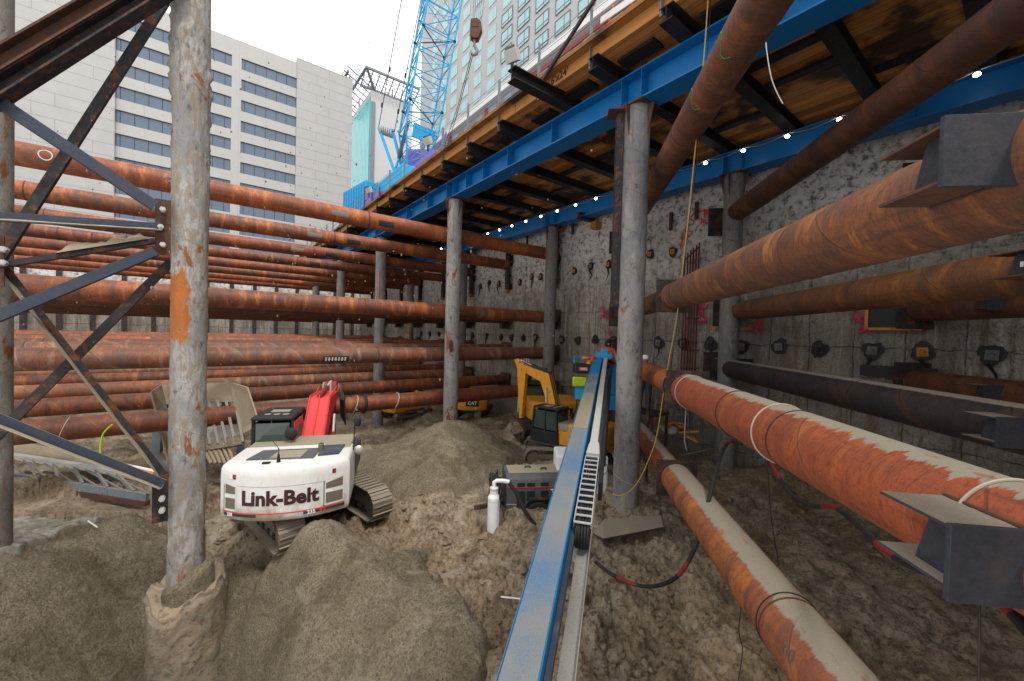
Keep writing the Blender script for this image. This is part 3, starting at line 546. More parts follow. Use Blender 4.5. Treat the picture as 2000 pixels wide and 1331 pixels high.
# dark red starter bars and conduits on the wall face
def bars(x0, x1, n, yt, yb, mat, label, name, r=.028, slope=0, grp=None):
    t = thing(name, label, 'conduit bundle' if 'conduit' in name else 'rebar', (0, 0, 0)); m = MB()
    for i in range(n):
        f = i/(n-1); a = U(x0+(x1-x0)*f, yt-slope*f, X=WX-.3); bz = U(x0+(x1-x0)*f, yb, X=WX-.3).z; m.cyl(a, (a.x, a.y, bz), r, n=8)
    m.build('upright', M[mat], t); c = MB()
    for zz in (yt+8, (yt+yb)/2, yb-60, yb-25):
        a = U(x0, zz, X=WX-.36); b = U(x1, zz-slope*(zz < yt+20), X=WX-.36); c.cyl(a, b, r, n=6)
    c.build('crossbar', M[mat], t); return t
bars(1338, 1366, 6, 500, 745, 'redbar', 'tall bundle of dark red upright bars on the wall behind the thick gray column', 'rebar_bundle', slope=26)
bars(1323, 1346, 5, 760, 836, 'steel_gray', 'short gray conduits at the foot of the wall under the red strut', 'conduit_bundle', r=.04)
# hangers and brackets near the wall top
brk = thing('wall_bracket', 'dark steel outrigger bracket with rusty seat high on the wall right of the middle column', 'bracket', (0, 0, 0))
a = U(1135, 428, X=13.2); b = U(1168, 436, X=14.9); m = MB(); m.ibeam((13.6, b.y+.1, b.z+.15), (14.95, b.y+.1, b.z+.15), .25, .28); m.build('arm', M['steel_dk'], brk)
m = MB(); m.box((14.75, b.y-.02, b.z-.15), (.4, .3, .35)); m.box((14.86, b.y+.1, b.z+.3), (.12, .2, .8)); m.build('seat', M['anchor'], brk)
for i, (px_, y0_, y1_, lb) in enumerate(((1119, 430, 458, 'thin rusty hanging rod high on the wall left of the bracket'), (1311, 415, 450, 'short rusty rod high on the wall beside the steep strut'), (1361, 395, 428, 'rusty rod high on the wall left of the orange scrawl'), (1030, 455, 478, 'rusty rod under the rear girder left of the plate'))):
    q = U(px_, y0_, X=WX-.2); m = MB(); m.box((WX-.2, q.y, (q.z+U(px_, y1_, X=WX-.2).z)/2), (.08, .12, abs(q.z-U(px_, y1_, X=WX-.2).z))); tag(m.build('steel_rod', M['steel_rust']), lb, 'rod')
# ---------------------------------------------------------------- far soldier-pile wall, near wall
fw_ = thing('soldier_pile_wall', 'far shoring wall of upright steel piles with pale panels between, seen beyond the struts', 'wall', (0, FARY, 0))
m = MB(); m.box((-2, .25, -.5), (60, .3, 2*STREET+.9)); m.build('lagging', M['wall'], fw_, smooth=0)
for i in range(24):
    m = MB(); m.ibeam((-24+2.0*i, -.02, -6), (-24+2.0*i, -.02, STREET), .35, .3, upv=(0, 1, 0)); m.build('pile', M['steel_dk'], fw_, smooth=0)
m = MB(); m.ibeam((-26, -.35, 2.4), (15, -.35, 2.4), .4, .5); m.ibeam((-26, -.35, -2.7), (15, -.35, -2.7), .4, .5); m.build('waler', M['pipe_dk'], fw_, smooth=0)
fe = thing('site_fence', 'long white mesh fence panels standing on the street edge above the far wall', 'fence', (0, FARY+.5, STREET))
m = MB()
for i in range(30): m.box((-28+1.6*i, 0, 1.0), (.05, .05, 2.0))
m.build('post', M['steel_dk'], fe, smooth=0); m = MB(); m.box((-4.6, .05, 1.05), (47, .02, 1.7)); m.build('panel', M['white_c'], fe, smooth=0); m = MB()
for zz in (.35, 1.1, 1.85): m.box((-4.6, -.04, zz), (47, .03, .04))
m.build('rail', M['steel_dk'], fe, smooth=0)
nw = thing('near_wall', 'shoring wall at the near end of the pit under the deck', 'wall', (0, NY, 0)); m = MB(); m.box((7.5, -.3, -.7), (22, .5, 12.6)); m.build('wall_core', M['wall'], nw, smooth=0)
# ---------------------------------------------------------------- pipe struts
RP = .305; LV = {1: 4.2, 2: .88, 3: -1.0, 4: -2.88}; ORD = ['nearest', 'second', 'third', 'fourth', 'fifth', 'sixth', 'seventh', 'farthest']
TN = {1: 'top', 2: 'second', 3: 'third', 4: 'lowest'}
def pipe(L, r, mat, parent, name='pipe', n=48, x0=None):
    x0 = -L/2 if x0 is None else x0; seg = max(2, int(L/1.0)); vs = []; m = MB()
    for i in range(seg+1):
        xx = x0+L*i/seg
        for k in range(n): q = 2*math.pi*k/n; vs.append((xx, r*math.cos(q), r*math.sin(q)))
    fs = [(i*n+k, i*n+(k+1) % n, (i+1)*n+(k+1) % n, (i+1)*n+k) for i in range(seg) for k in range(n)]+[tuple(reversed(range(n))), tuple(seg*n+k for k in range(n))]
    m.add(vs, fs); return m.build(name, mat, parent)
def ringm(x_, r, w_=.035, t=.02):
    m = MB(); m.cyl((x_-w_/2, 0, 0), (x_+w_/2, 0, 0), r+t, n=40); return m
def rope_ring(x_, r, mat, parent, th=.012, tail=0, skew=.1, name='rope_loop'):
    m = MB(); pts = [(x_+skew*math.sin(q), (r+th*.8)*math.cos(q), (r+th*.8)*math.sin(q)) for q in [2*math.pi*i/40 for i in range(40)]]
    m.tube(pts, th, 6, closed=True)
    if tail: m.tube([(x_, -.05, -r-th), (x_+.03, -.06, -r-.1), (x_, -.04, -r-tail)], th*.8, 5); m.sphere((x_, -.05, -r-.05), th*3.5, 8, 5)
    return m.build(name, M[mat], parent)
def patch(x0, x1, a0, a1, r, mat, parent, name='dark_patch'):
    m = MB(); n = 8; vs = []
    for i in range(n+1):
        q = R(a0+(a1-a0)*i/n); vs += [(x0, (r+.004)*math.cos(q), (r+.004)*math.sin(q)), (x1, (r+.004)*math.cos(q), (r+.004)*math.sin(q))]
    m.add(vs, [(2*i, 2*i+1, 2*i+3, 2*i+2) for i in range(n)]); return m.build(name, M[mat], parent)
M['patch'] = paint('dark_patch', (.03, .035, .035), .6, .3); M['patch_l'] = paint('light_patch', (.2, .19, .18), .6, .5)
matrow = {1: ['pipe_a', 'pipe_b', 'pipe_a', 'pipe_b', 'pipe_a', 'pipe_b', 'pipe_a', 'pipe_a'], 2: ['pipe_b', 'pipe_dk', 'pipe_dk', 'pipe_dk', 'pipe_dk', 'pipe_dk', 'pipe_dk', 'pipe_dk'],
          3: ['pipe_c', 'pipe_c', 'pipe_c', 'pipe_a', 'pipe_c', 'pipe_a', 'pipe_a', 'pipe_a'], 4: ['pipe_a', 'pipe_b', 'pipe_c', 'pipe_b', 'pipe_c', 'pipe_c', 'pipe_b', 'pipe_c']}
XL = -17.0; XR = 14.75
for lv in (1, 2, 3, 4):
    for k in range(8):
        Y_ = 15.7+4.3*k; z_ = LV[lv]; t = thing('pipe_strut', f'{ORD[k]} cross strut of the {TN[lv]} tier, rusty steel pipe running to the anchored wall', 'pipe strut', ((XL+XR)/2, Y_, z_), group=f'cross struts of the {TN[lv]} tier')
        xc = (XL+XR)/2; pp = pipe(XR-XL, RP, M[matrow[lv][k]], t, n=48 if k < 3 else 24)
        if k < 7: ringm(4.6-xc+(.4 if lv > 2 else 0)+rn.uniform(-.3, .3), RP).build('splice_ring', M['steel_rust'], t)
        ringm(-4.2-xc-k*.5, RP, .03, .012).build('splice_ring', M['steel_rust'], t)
        if lv == 1:   # vertical soldier beam and seat at the wall
            m = MB(); m.ibeam((XR-xc+.14, 0, -1.5), (XR-xc+.14, 0, 1.3), .42, .28, upv=(1, 0, 0)); m.build('bearing_beam', M['steel_dk'], t, smooth=0)
            m = MB(); m.box((XR-xc+.12, .1, -1.6), (.35, .25, .2)); m.box((XR-xc+.1, -.3, 1.35), (.25, .2, .3)); m.box((XR-xc+.28, -.25, 0), (.02, .12, 2.6)); m.build('seat', M['anchor'], t)
        else:
            m = MB(); m.box((XR-xc-.25, -.1, -.25), (.6, .8, .03)); m.box((XR-xc-.2, -.1, -.45), (.5, .3, .36)); m.build('seat_bracket', M['steel_dk'], t)
            m = MB(); m.box((XR-xc+.03, 0, 0), (.04, .9, .85)); m.build('end_plate', M['steel_dk'], t)
        if lv in (1, 3) and k < 4: patch(5.2-xc-(1.9 if lv == 3 else 0), 5.8-xc-(1.6 if lv == 3 else 0), 180, 222, RP, 'patch', t)
        if lv == 1 and k < 3: patch(3.5-xc, 4.1-xc, 172, 205, RP, 'patch_l', t)
        if lv == 3 and k == 0:
            for j in range(3):
                m = MB(); 
                for q in range(7):
                    a_ = R(192+j*9); m.add([], []); x_ = 3.4-xc+q*.11; m.box((x_, (RP+.01)*math.cos(a_), (RP+.01)*math.sin(a_)), (.05+.03*((q*j) % 2), .006, .025))
                m.build('lettering', M['letter_w'], t, smooth=0)
        if lv == 4 and k == 0:
            rope_ring(4.5-xc, RP, 'ropew', t, .02, .12); rope_ring(6.1-xc, RP, 'ropew', t, .02, .12); rope_ring(4.85-xc, RP, 'black', t, .05, 0, .02)
            rope_ring(-3.0-xc, RP, 'ropew', t, .012, 0)
        if lv == 1 and k == 0:
            m = MB()
            for (a0, b0, a1, b1) in ((-.92, 165, -.68, 195), (-.66, 166, -.93, 193)):
                m.tube([(a-xc, (RP+.008)*math.cos(R(b)), (RP+.008)*math.sin(R(b))) for a, b in ((a0, b0), ((a0+a1)/2, (b0+b1)/2), (a1, b1))], .018, 5)
            m.build('chalk_cross', M['teal_ink'], t)
            m = MB(); m.tube([(-3.3-xc+.12*math.cos(q), -(RP+.006)*math.cos(.1+.42*math.sin(q)), (RP+.006)*math.sin(.1+.42*math.sin(q))-.02) for q in [2*math.pi*i/16 for i in range(16)]], .012, 5, closed=True); m.build('chalk_ring', M['letter_w'], t)
        if lv == 2 and k == 0:
            m = MB(); 
            for rr0 in (.07, .14, .2): m.tube([(9.9-xc+rr0*math.cos(q), -(RP+.006)*math.cos(math.asin(max(-1, min(1, rr0*math.sin(q)/RP)))), rr0*math.sin(q)) for q in [2*math.pi*i/20 for i in range(20)]], .006, 4, closed=True)
            m.build('chalk_ring', M['patch_l'], t)
# diagonal corner struts
S2 = 2**.5
def cpos(s, t, z): return Vector(((s+t)/S2, (s-t)/S2, z))
CT = {0: 2.32, 1: 5.5, 2: 9.1}
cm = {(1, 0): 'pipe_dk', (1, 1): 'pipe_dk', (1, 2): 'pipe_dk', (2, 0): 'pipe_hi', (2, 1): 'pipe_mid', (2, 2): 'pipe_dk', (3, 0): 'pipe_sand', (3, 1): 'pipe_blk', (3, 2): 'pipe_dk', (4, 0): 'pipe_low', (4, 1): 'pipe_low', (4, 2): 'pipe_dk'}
look = {(1, 0): 'steep dark rusty pipe strut crossing in front of the blue girder under the deck', (1, 1): 'dark rusty pipe strut running up to the top right corner under the deck', (1, 2): 'dark pipe strut deep in the corner close under the deck',
        (2, 0): 'huge bare brown pipe strut with swirling rust, rising to the right edge', (2, 1): 'golden brown pipe strut under the huge one, with a thin line of dust on top', (2, 2): 'short mottled pipe strut close to the wall above the row of anchors',
        (3, 0): 'huge orange red pipe strut with gray sand along its top and ropes round it', (3, 1): 'black pipe strut with rusty rings, behind the orange red one', (3, 2): 'short brown pipe strut at the right edge against the wall',
        (4, 0): 'lowest ochre pipe strut with sand on top running down to the bottom edge', (4, 1): 'low pipe strut behind the orange red one', (4, 2): 'low pipe strut in the corner by the wall'}
DV = Vector((1/S2, -1/S2, 0)); SV = Vector((1/S2, 1/S2, 0))
SPL = {(2, 0): 1290, (3, 0): 1310, (4, 0): 1292}
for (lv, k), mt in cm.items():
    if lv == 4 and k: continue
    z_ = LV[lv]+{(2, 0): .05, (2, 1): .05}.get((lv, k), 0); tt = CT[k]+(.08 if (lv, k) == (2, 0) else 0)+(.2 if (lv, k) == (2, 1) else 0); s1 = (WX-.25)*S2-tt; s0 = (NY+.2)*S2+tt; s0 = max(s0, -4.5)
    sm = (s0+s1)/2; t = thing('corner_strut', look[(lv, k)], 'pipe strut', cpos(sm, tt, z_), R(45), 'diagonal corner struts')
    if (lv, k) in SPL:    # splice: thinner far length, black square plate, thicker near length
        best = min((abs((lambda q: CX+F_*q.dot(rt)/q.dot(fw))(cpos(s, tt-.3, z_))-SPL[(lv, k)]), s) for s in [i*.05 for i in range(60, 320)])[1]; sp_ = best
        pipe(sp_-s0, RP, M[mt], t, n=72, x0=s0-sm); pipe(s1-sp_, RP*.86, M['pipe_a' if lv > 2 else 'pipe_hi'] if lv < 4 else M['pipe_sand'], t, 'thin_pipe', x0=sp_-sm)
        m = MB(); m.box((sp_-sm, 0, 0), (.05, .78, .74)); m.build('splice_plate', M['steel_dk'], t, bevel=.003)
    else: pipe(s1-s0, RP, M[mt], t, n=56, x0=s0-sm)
    m = MB(); m.box((s1-sm+.02, 0, 0), (.05, 1.0, 1.0)); m.build('end_plate', M['steel_dk'], t)
    for q in range(3):
        rx = s0-sm+3.9+q*4.3+.7*k
        if rx < s1-sm-1: ringm(rx, RP, .02, .006).build('weld_ring', M['steel_rust'] if lv != 3 else M['steel_dk'], t)
    if lv in (2, 3):       # stub beam bracket with cover plate on the side of the pipe
        se = {0: 2.05, 1: 5.25, 2: 9.4}[k]-sm+(.22 if (lv, k) == (2, 0) else 0); off = RP+.02
        zc = .02 if lv == 2 else .02; mtb = M['steel_sand'] if lv == 3 else M['steel_rust']; hw = .26 if k else .235
        m = MB(); y0_, y1_ = off-.08, off+hw
        for zz in (.14+zc, -.14+zc): m = MB(); m.prism([(se, y0_), (se, y1_), (se+.42, y1_), (se+.42, y0_)], lambda u, v, sd, zz=zz: (u, v, zz+(.016 if sd else 0))); m.build('bracket_flange', mtb, t, smooth=0)
        m = MB(); m.prism([(se+.01, -.125), (se+.01, .14), (se+.2, .14), (se+.28, -.125)], lambda u, v, sd: (u, off+hw*.62+(.015 if sd else 0), v+zc)); m.build('bracket_web', M['steel_mill'], t, smooth=0)
        m = MB(); m.box((se-.015, off+hw*.5-.02, zc), (.028, hw+.1, .35)); m.build('bracket_plate', M['steel_mill'], t, bevel=.003)
        for zz in (.14+zc+.022, -.14+zc-.006):
            m = MB(); yw = math.sqrt(max(.001, RP*RP-zz*zz)); rw = random.Random(int(zz*1000)); m.tube([(se+.42*q/14, yw+.006+rw.uniform(-.003, .003), zz) for q in range(15)], [.009+rw.uniform(-.003, .003) for q in range(15)], 6); m.build('weld_bead', M['steel_rust'], t)
        if (lv, k) == (2, 1):
            m = MB(); m.box((se+.1, off+hw*.62+.02, zc), (.09, .004, .06)); m.build('paper_tag', M['letter_w'], t, smooth=0)
    if (lv, k) == (3, 0):
        for s_, mt_, th_ in ((3.1, 'ropew', .009), (5.35, 'ropew', .010), (6.4, 'black', .006), (8.4, 'ropew', .008)): rope_ring(s_-sm-.75, RP, mt_, t, th_, 0, .03)
        m = MB(); m.tube([(2.0-sm+u*.09-.25, (RP+.004)*math.cos(R(v)), (RP+.004)*math.sin(R(v))) for u, v in [(math.sin(2*math.pi*i/20)*.5, 38+12*math.sin(4*math.pi*i/20+.4)+14*math.cos(2*math.pi*i/20)) for i in range(20)]], .004, 4, closed=True); m.build('chalk_figure', M['letter_w'], t)
        lettering('72', .16, lambda u, v, w_: (7.9-sm-u, (RP+.002)*math.cos(R(55)+v/RP), (RP+.002)*math.sin(R(55)+v/RP)), M['ropew'], t)
    if (lv, k) == (4, 0):
        for s_, mt_, th_ in ((4.35, 'black', .007),): rope_ring(s_-sm, RP, mt_, t, th_, .5, .03)
        lettering('100', .17, lambda u, v, w_: (3.85-sm-u, (RP+.003)*math.cos(R(20)+v/RP), (RP+.003)*math.sin(R(20)+v/RP)), M['patch_l'], t)
    if (lv, k) == (1, 0):
        patch(8.6-sm, 9.1-sm, 10, 60, RP, 'patch', t)
        for s_ in (6.0, 7.3):
            m = MB(); m.tube([(s_-sm+.1*math.sin(i), (RP+.006)*math.cos(R(-60+i*12)), (RP+.006)*math.sin(R(-60+i*12))) for i in range(8)], .006, 4); m.build('chalk_mark', M['green_ink'], t)
# ---------------------------------------------------------------- columns
def column(x_, y_, zb, zt, mat, label, r=RP, cap=True, nsub=40, rough=0):
    t = thing('steel_column', label, 'column', (x_, y_, zb), group='round columns carrying the deck' if cap else 'tall braced columns on the left'); h = zt-zb
    nz = max(8, int(h*(12 if rough else 2))); th = np.linspace(0, 2*math.pi, nsub, endpoint=False); zz = np.linspace(0, h, nz); T, Z = np.meshgrid(th, zz, indexing='ij')
    rad = np.full(T.shape, r)
    if rough:   # lumps of old grout stuck on the pipe
        f = fbm(np.cos(T)*2.2+3, Z*1.6+np.sin(T)*2.2, 5, 91, .62); hgt = np.clip(1-np.abs((Z-(h-2.8))/3.4), 0, 1); rad = rad+np.clip(f-.10, 0, 1)*rough*hgt*(.5+fbm(T*9, Z*9, 3, 12))+(np.clip(fbm(np.cos(T)*5+8, Z*3.5+np.sin(T)*5, 5, 44, .65)-.12, 0, 1)*.05 if rough > .3 else 0)
    V = np.stack([np.cos(T)*rad, np.sin(T)*rad, Z], -1).reshape(-1, 3); o = grid_mesh('shaft', V, nsub, nz, M[mat], closed_u=True); o.parent = t
    if cap:
        m = MB(); m.box((0, 0, h+.02), (.72, .72, .04)); m.build('cap_plate', M['steel_rust'], t, smooth=0); m = MB()
        for a in (0, 90, 180, 270):
            rm = Matrix.Rotation(R(a), 3, 'Z'); m.prism([(r-.01, h), (r+.16, h), (r+.14, h-.08), (r-.01, h-.75)], lambda u, v, sd, rm=rm: rm @ Vector((u, -.012+(.024 if sd else 0), v)))
        m.build('stiffener', M['steel_rust'], t, smooth=0)
    return t
GB = 5.5
cl = [(8.2, 6.0, -4.6, 'col_n', 'thick spiral welded column in the centre with a dark channel up its left side'), (8.2, 14.9, -5.2, 'col_l', 'pale column standing in the brown soil heap'), (8.2, 23.8, -6.5, 'col_a', 'slim gray column behind the red boom, with an orange paint stroke'), (8.2, 32.7, -6, 'col_a', 'far front row column, fourth from the centre column'), (8.2, 41.6, -6, 'col_a', 'farthest front row column'),
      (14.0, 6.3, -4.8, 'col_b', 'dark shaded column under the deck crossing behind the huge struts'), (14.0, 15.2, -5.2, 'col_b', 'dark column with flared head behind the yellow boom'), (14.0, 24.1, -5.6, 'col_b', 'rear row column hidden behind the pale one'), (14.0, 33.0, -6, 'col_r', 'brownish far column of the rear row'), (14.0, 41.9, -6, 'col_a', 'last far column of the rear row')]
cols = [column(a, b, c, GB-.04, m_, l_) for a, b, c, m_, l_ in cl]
c0 = cols[0]      # channel welded to the left side of the centre column, and its bracket head
h = GB-.04+4.6; d_ = Vector((-.62, .60, 0)).normalized(); side = Vector((-d_.y, d_.x, 0)); bp = d_*(RP+.10)-side*.02
m = MB(); zb_, zt_ = h-4.75, h-.1; m.beam(bp+Vector((0, 0, zb_)), bp+Vector((0, 0, zt_)), .015, .2, upv=tuple(d_)); 
for k in (-1, 1): m.beam(bp+side*(.1*k)+d_*0+Vector((0, 0, zb_)), bp+side*(.1*k)+Vector((0, 0, zt_)), .015, .16, upv=tuple(d_))
m.build('channel', M['steel_dk'], c0, smooth=0)
m = MB(); m.box((bp.x, bp.y, h-.07), (.6, .5, .03), Matrix.Rotation(R(-44), 3, 'Z')); m.build('bracket_head', M['steel_rust'], c0, smooth=0)
m = MB(); 
for zz in np.arange(zb_+.3, zt_, .38): m.sphere(bp+side*.11+Vector((0, 0, zz)), .03, 6, 4, 1, 1, 2)
m.build('weld_bead', M['steel_rust'], c0)
m = MB(); m.tube([(RP*1.01*math.cos(q)*1.005, RP*1.01*math.sin(q), 1.15+.12*math.cos(q-2)) for q in [2*math.pi*i/24 for i in range(24)]], .008, 5, closed=True); m.build('wire_loop', M['ropew'], c0)
m = MB(); m.tube([cols[2].location*0+Vector((-(RP+.0)*math.cos(R(55)), -(RP)*math.sin(R(60))-.02, z_)) for z_ in (8.0, 8.6, 9.3, 9.9)], .02, 4); m.build('paint_stroke', M['orange'], cols[2])
m = MB(); m.prism([(math.cos(i*.7)*.11, math.sin(i*.7)*.27) for i in range(9)], lambda u, v, sd: (-.15+u*.75-.03, -(RP-.05)-u*.3-(0.012 if sd else 0)-.01, 4.6+v)); m.build('cut_hole', M['steel_rust'], cols[1], smooth=0)
# ---- left braced columns
tL = column(-.29, 10.6, -6.2, 9.5, 'col_l1', 'nearest tall gray column with lumps of old grout and rust, rising from a broken concrete stump', cap=False, nsub=72, rough=.42, r=.30)
tL0 = column(-3.22, 11.76, -6.5, 10.5, 'col_r', 'leftmost column cut by the left edge of the photo', cap=False, nsub=64, rough=.06)
# rust patch on the near column comes from its own material; grout lump
m = MB(); n = 26; rng = random.Random(2)
# broken concrete stump
st = thing('concrete_stump', 'broken round concrete casing around the foot of the nearest column', 'stump', (-.29, 10.6, -9.0)); st.location = (-.25, 10.5, -9.0)
nu, nz = 110, 70; th = np.linspace(0, 2*math.pi, nu, endpoint=False); hh = np.linspace(0, 1, nz); T, Hn = np.meshgrid(th, hh, indexing='ij')
top = 3.72+fbm(np.cos(T)*1.3+5, np.sin(T)*1.3, 4, 15)*.5-.20*np.cos(T-R(250)); Z = Hn*top
rad = .665+fbm(np.cos(T)*2+1, Z*1.7+np.sin(T)*2, 5, 33)*.05+fbm(np.cos(T)*7, Z*6+np.sin(T)*7, 3, 35)*.04-.05*(Hn > .97)
V = np.stack([np.cos(T)*rad, np.sin(T)*rad, Z], -1)
ins = np.stack([np.cos(th)*.3, np.sin(th)*.3, np.full(nu, 3.55)+fbm(np.cos(th)*3, np.sin(th)*3, 3, 3)*.15], -1)[:, None, :]; mid = (V[:, -1:, :]*.6+ins*.4); mid[..., 2] -= .05
V = np.concatenate([V, mid, ins], 1)
def stumpmat():
    s = NT('stump_concrete'); v = s.vec(); a = s.noise(s.vec((1, 1, 1.6)), 1.6, 7, .7, .7); b = s.noise(v, 9, 6, .75, .4); c = s.mix(s.ramp(a, [(.4, 0), (.6, 1)]), (.27, .205, .135), (.235, .205, .165)); c = s.mix(s.ramp(b, [(.36, .8), (.47, 0)]), c, (.10, .07, .045)); c = s.mix(s.ramp(a, [(.6, 0), (.7, .6)]), c, (.17, .12, .07)); c = s.mix(s.ramp(b, [(.64, 0), (.70, .8)]), c, (.5, .47, .42))
    return s.out(c, .8, 0, s.bump(s.math('ADD', a, s.math('MULTIPLY', b, .6)), .8, .06), .3)
M['stump'] = stumpmat()
o = grid_mesh('casing', V.reshape(-1, 3), nu, nz+2, M['stump'], closed_u=True); o.parent = st
u = np.linspace(-.52, .52, 80); X, Y = np.meshgrid(u, u, indexing='ij'); X = X.ravel(); Y = Y.ravel(); cx0, cy0 = .30, -.12
Z = 4.08-.75*(np.sqrt((X-cx0)**2+(Y-cy0)**2+.01)-.1)+fbm(X*9, Y*9, 3, 3)*.03; r_ = np.hypot(X, Y); Z = np.where(r_ > .44, np.minimum(Z, 3.5-(r_-.44)*9), Z)
o = grid_mesh('sand_cap', np.stack([X, Y, Z], 1), 80, 80, M['sand']); o.parent = st
# ---- bracing between the two left columns (each angle bar a part of one frame)
br = thing('cross_bracing', 'cross bracing of dark steel angles bolted between the two left columns', 'bracing', (0, 0, 0))
def brace(p0, p1, Y0, Y1, w_, h_, mat, name='brace_bar', up_=(0, 0, 1), kind='L'):
    a = U(*p0, Y=Y0); b = U(*p1, Y=Y1); e = (b-a).normalized(); a = a-e*.0; m = MB()
    if kind == 'L': m.angle(a, b, w_, h_, .02, up_)
    elif kind == 'L2': m.angle(b, a, w_, h_, .02, up_)
    else: m.beam(a, b, w_, h_, up_)
    return m.build(name, M[mat], br, bevel=.002, smooth=0), a, b
YB = 10.2
def sand_strip(a, b, w_, nm='sand_layer', hgt=.07, f0=.0, f1=1.0, off=0.0, n=70, dz=0):
    a, b = Vector(a), Vector(b); e = b-a; a2 = a+e*f0; e2 = e*(f1-f0); N = n; sy = Vector((0, 1, 0)); vs = []
    k = 7
    for i in range(N+1):
        f = i/N; c = a2+e2*f; hn = hgt*(.45+.9*abs(scal(fbm(np.array([f*4+w_*10]), np.array([a.x*3]), 3, 5)))*2)*min(1, f*12, (1-f)*12)
        for j in range(k):
            q = j/(k-1); vs.append(c+sy*(off+(q-.5)*w_)+Vector((0, 0, dz+hn*math.sin(math.pi*q)+.003-(.01 if j in (0, k-1) else 0))))
    fs = [(i*k+j, i*k+j+1, (i+1)*k+j+1, (i+1)*k+j) for i in range(N) for j in range(k-1)]
    m = MB(); m.add(vs, fs); return m.build(nm, M['sand_top'], br)
M['sand_top'] = paint('settled_sand', (.27, .235, .17), .9, .3, (.15, .12, .085), bump=.6, dscale=6)
_, a, b = brace((-60, 160), (303, 402), YB, YB, .16, .19, 'steel_navy'); sand_strip(a+Vector((0, .09, 0)), b+Vector((0, .09, 0)), .14, f0=.52, f1=.98, hgt=.10)   # falling bar, upper
brace((336, -20), (-10, 520), 10.75, 10.75, .12, .15, 'steel_dk', kind='B')
_, a, b = brace((-60, 418), (318, 443), YB+.02, YB+.02, .16, .13, 'steel_navy'); sand_strip(a+Vector((0, -.09, -.08)), b+Vector((0, -.09, -.08)), .1, hgt=.02)
_, a, b = brace((-60, 527), (303, 470), YB+.1, YB+.1, .12, .09, 'steel_dk'); sand_strip(a+Vector((0, 0, .05)), b+Vector((0, 0, .05)), .12, f0=.42, f1=.95, hgt=.12)
brace((-60, 640), (303, 490), YB-.05, YB-.05, .14, .17, 'steel_navy')
brace((334, 512), (-40, 885), 10.85, 10.85, .12, .15, 'steel_dk', kind='B')
_, a, b = brace((-10, 500), (325, 935), YB+.3, YB+.3, .18, .12, 'steel_dk'); sand_strip(a+Vector((-.06, -.02, .0)), b+Vector((-.06, -.02, .0)), .24, f0=.05, f1=.97, hgt=.05)
_, a, b = brace((-60, 795), (320, 945), YB-.08, YB-.08, .15, .15, 'steel_navy'); sand_strip(a+Vector((0, -.07, -.09)), b+Vector((0, -.07, -.09)), .13, hgt=.02, f1=.97)
for k_, (q0, q1, z0) in enumerate((((-120, 200), (300, -50), 0), ((-120, 255), (360, -45), 0))):   # twin heavy channels at the top left
    a = U(*q0, Y=10.15+.05*k_); b = U(*q1, Y=10.15+.05*k_); e = (b-a).normalized(); nrm = Vector((0, 1, 0)).cross(e).normalized(); m = MB()
    m.ibeam(a, b, .42, .26 if k_ == 0 else .22, .03, .02, upv=tuple(nrm)); m.build('heavy_channel', M['steel_rust' if k_ == 0 else 'steel_dk'], br, smooth=0)
for (x0, y0, x1, y1, bolts) in ((303, 387, 333, 500, ((318, 409), (314, 443), (318, 478))), (297, 932, 328, 1018, ((312, 951), (316, 976), (316, 999))), (-40, 455, 8, 560, ((5, 487), (4, 513)))):
    a = U(x0, y0, Y=YB+.12); b = U(x1, y1, Y=YB+.12); m = MB(); m.box(((a.x+b.x)/2, YB+.14, (a.z+b.z)/2), (abs(b.x-a.x), .03, abs(a.z-b.z))); g = m.build('gusset_plate', M['steel_rust' if y0 < 900 else 'steel_dk'], br, bevel=.003, smooth=0)
    for bx, by in bolts:
        q = U(bx, by, Y=YB-.03); m = MB(); m.cyl((q.x, YB+.1, q.z), (q.x, YB-.06, q.z), .032, n=12); m.cyl((q.x, YB+.1, q.z), (q.x, YB-.05, q.z), .05, n=6); m.build('bolt', M['galv'], g, smooth=30)
# ---------------------------------------------------------------- blue girders
def girder(xc, y0, y1, label, stiff, zb=GB, fl=.62, ht=.72):
    t = thing('deck_girder', label, 'girder', (xc, (y0+y1)/2, zb+ht/2)); L = y1-y0; m = MB(); m.box((0, 0, ht/2-.0175), (fl*.95, L, .035)); m.build('top_flange', M['girder'], t, smooth=0)
    m = MB(); m.box((0, 0, -ht/2+.0175), (fl, L, .035)); m.build('bottom_flange', M['girder'], t, smooth=0); n = 10; 
    m = MB(); m.box((0, 0, 0), (.02, L-.002, ht-.07)); m.build('web', M['girder'], t, smooth=0)
    for ys in stiff:
        m = MB(); m.box((0, ys-(y0+y1)/2, 0), (fl*.9, .014, ht-.071)); m.build('stiffener', M['girder'], t, smooth=0)
    return t
st1 = []
for yc in (6.0, 14.9, 23.8, 32.7): st1 += [yc-.28, yc+.28]
st1 += [8.75, 10.9, 12.4, 13.6, 17.0, 19.4, 21.6, 26.5, 29.5, 3.0, .5]
girder(8.2, -4, 46, 'bright blue girder carrying the outer edge of the deck', st1); girder(14.05, -4, 46, 'dark blue rear girder with a string of lamps along it', [6.0, 6.6, 14.9, 15.5, 10, 2, 24, 33])
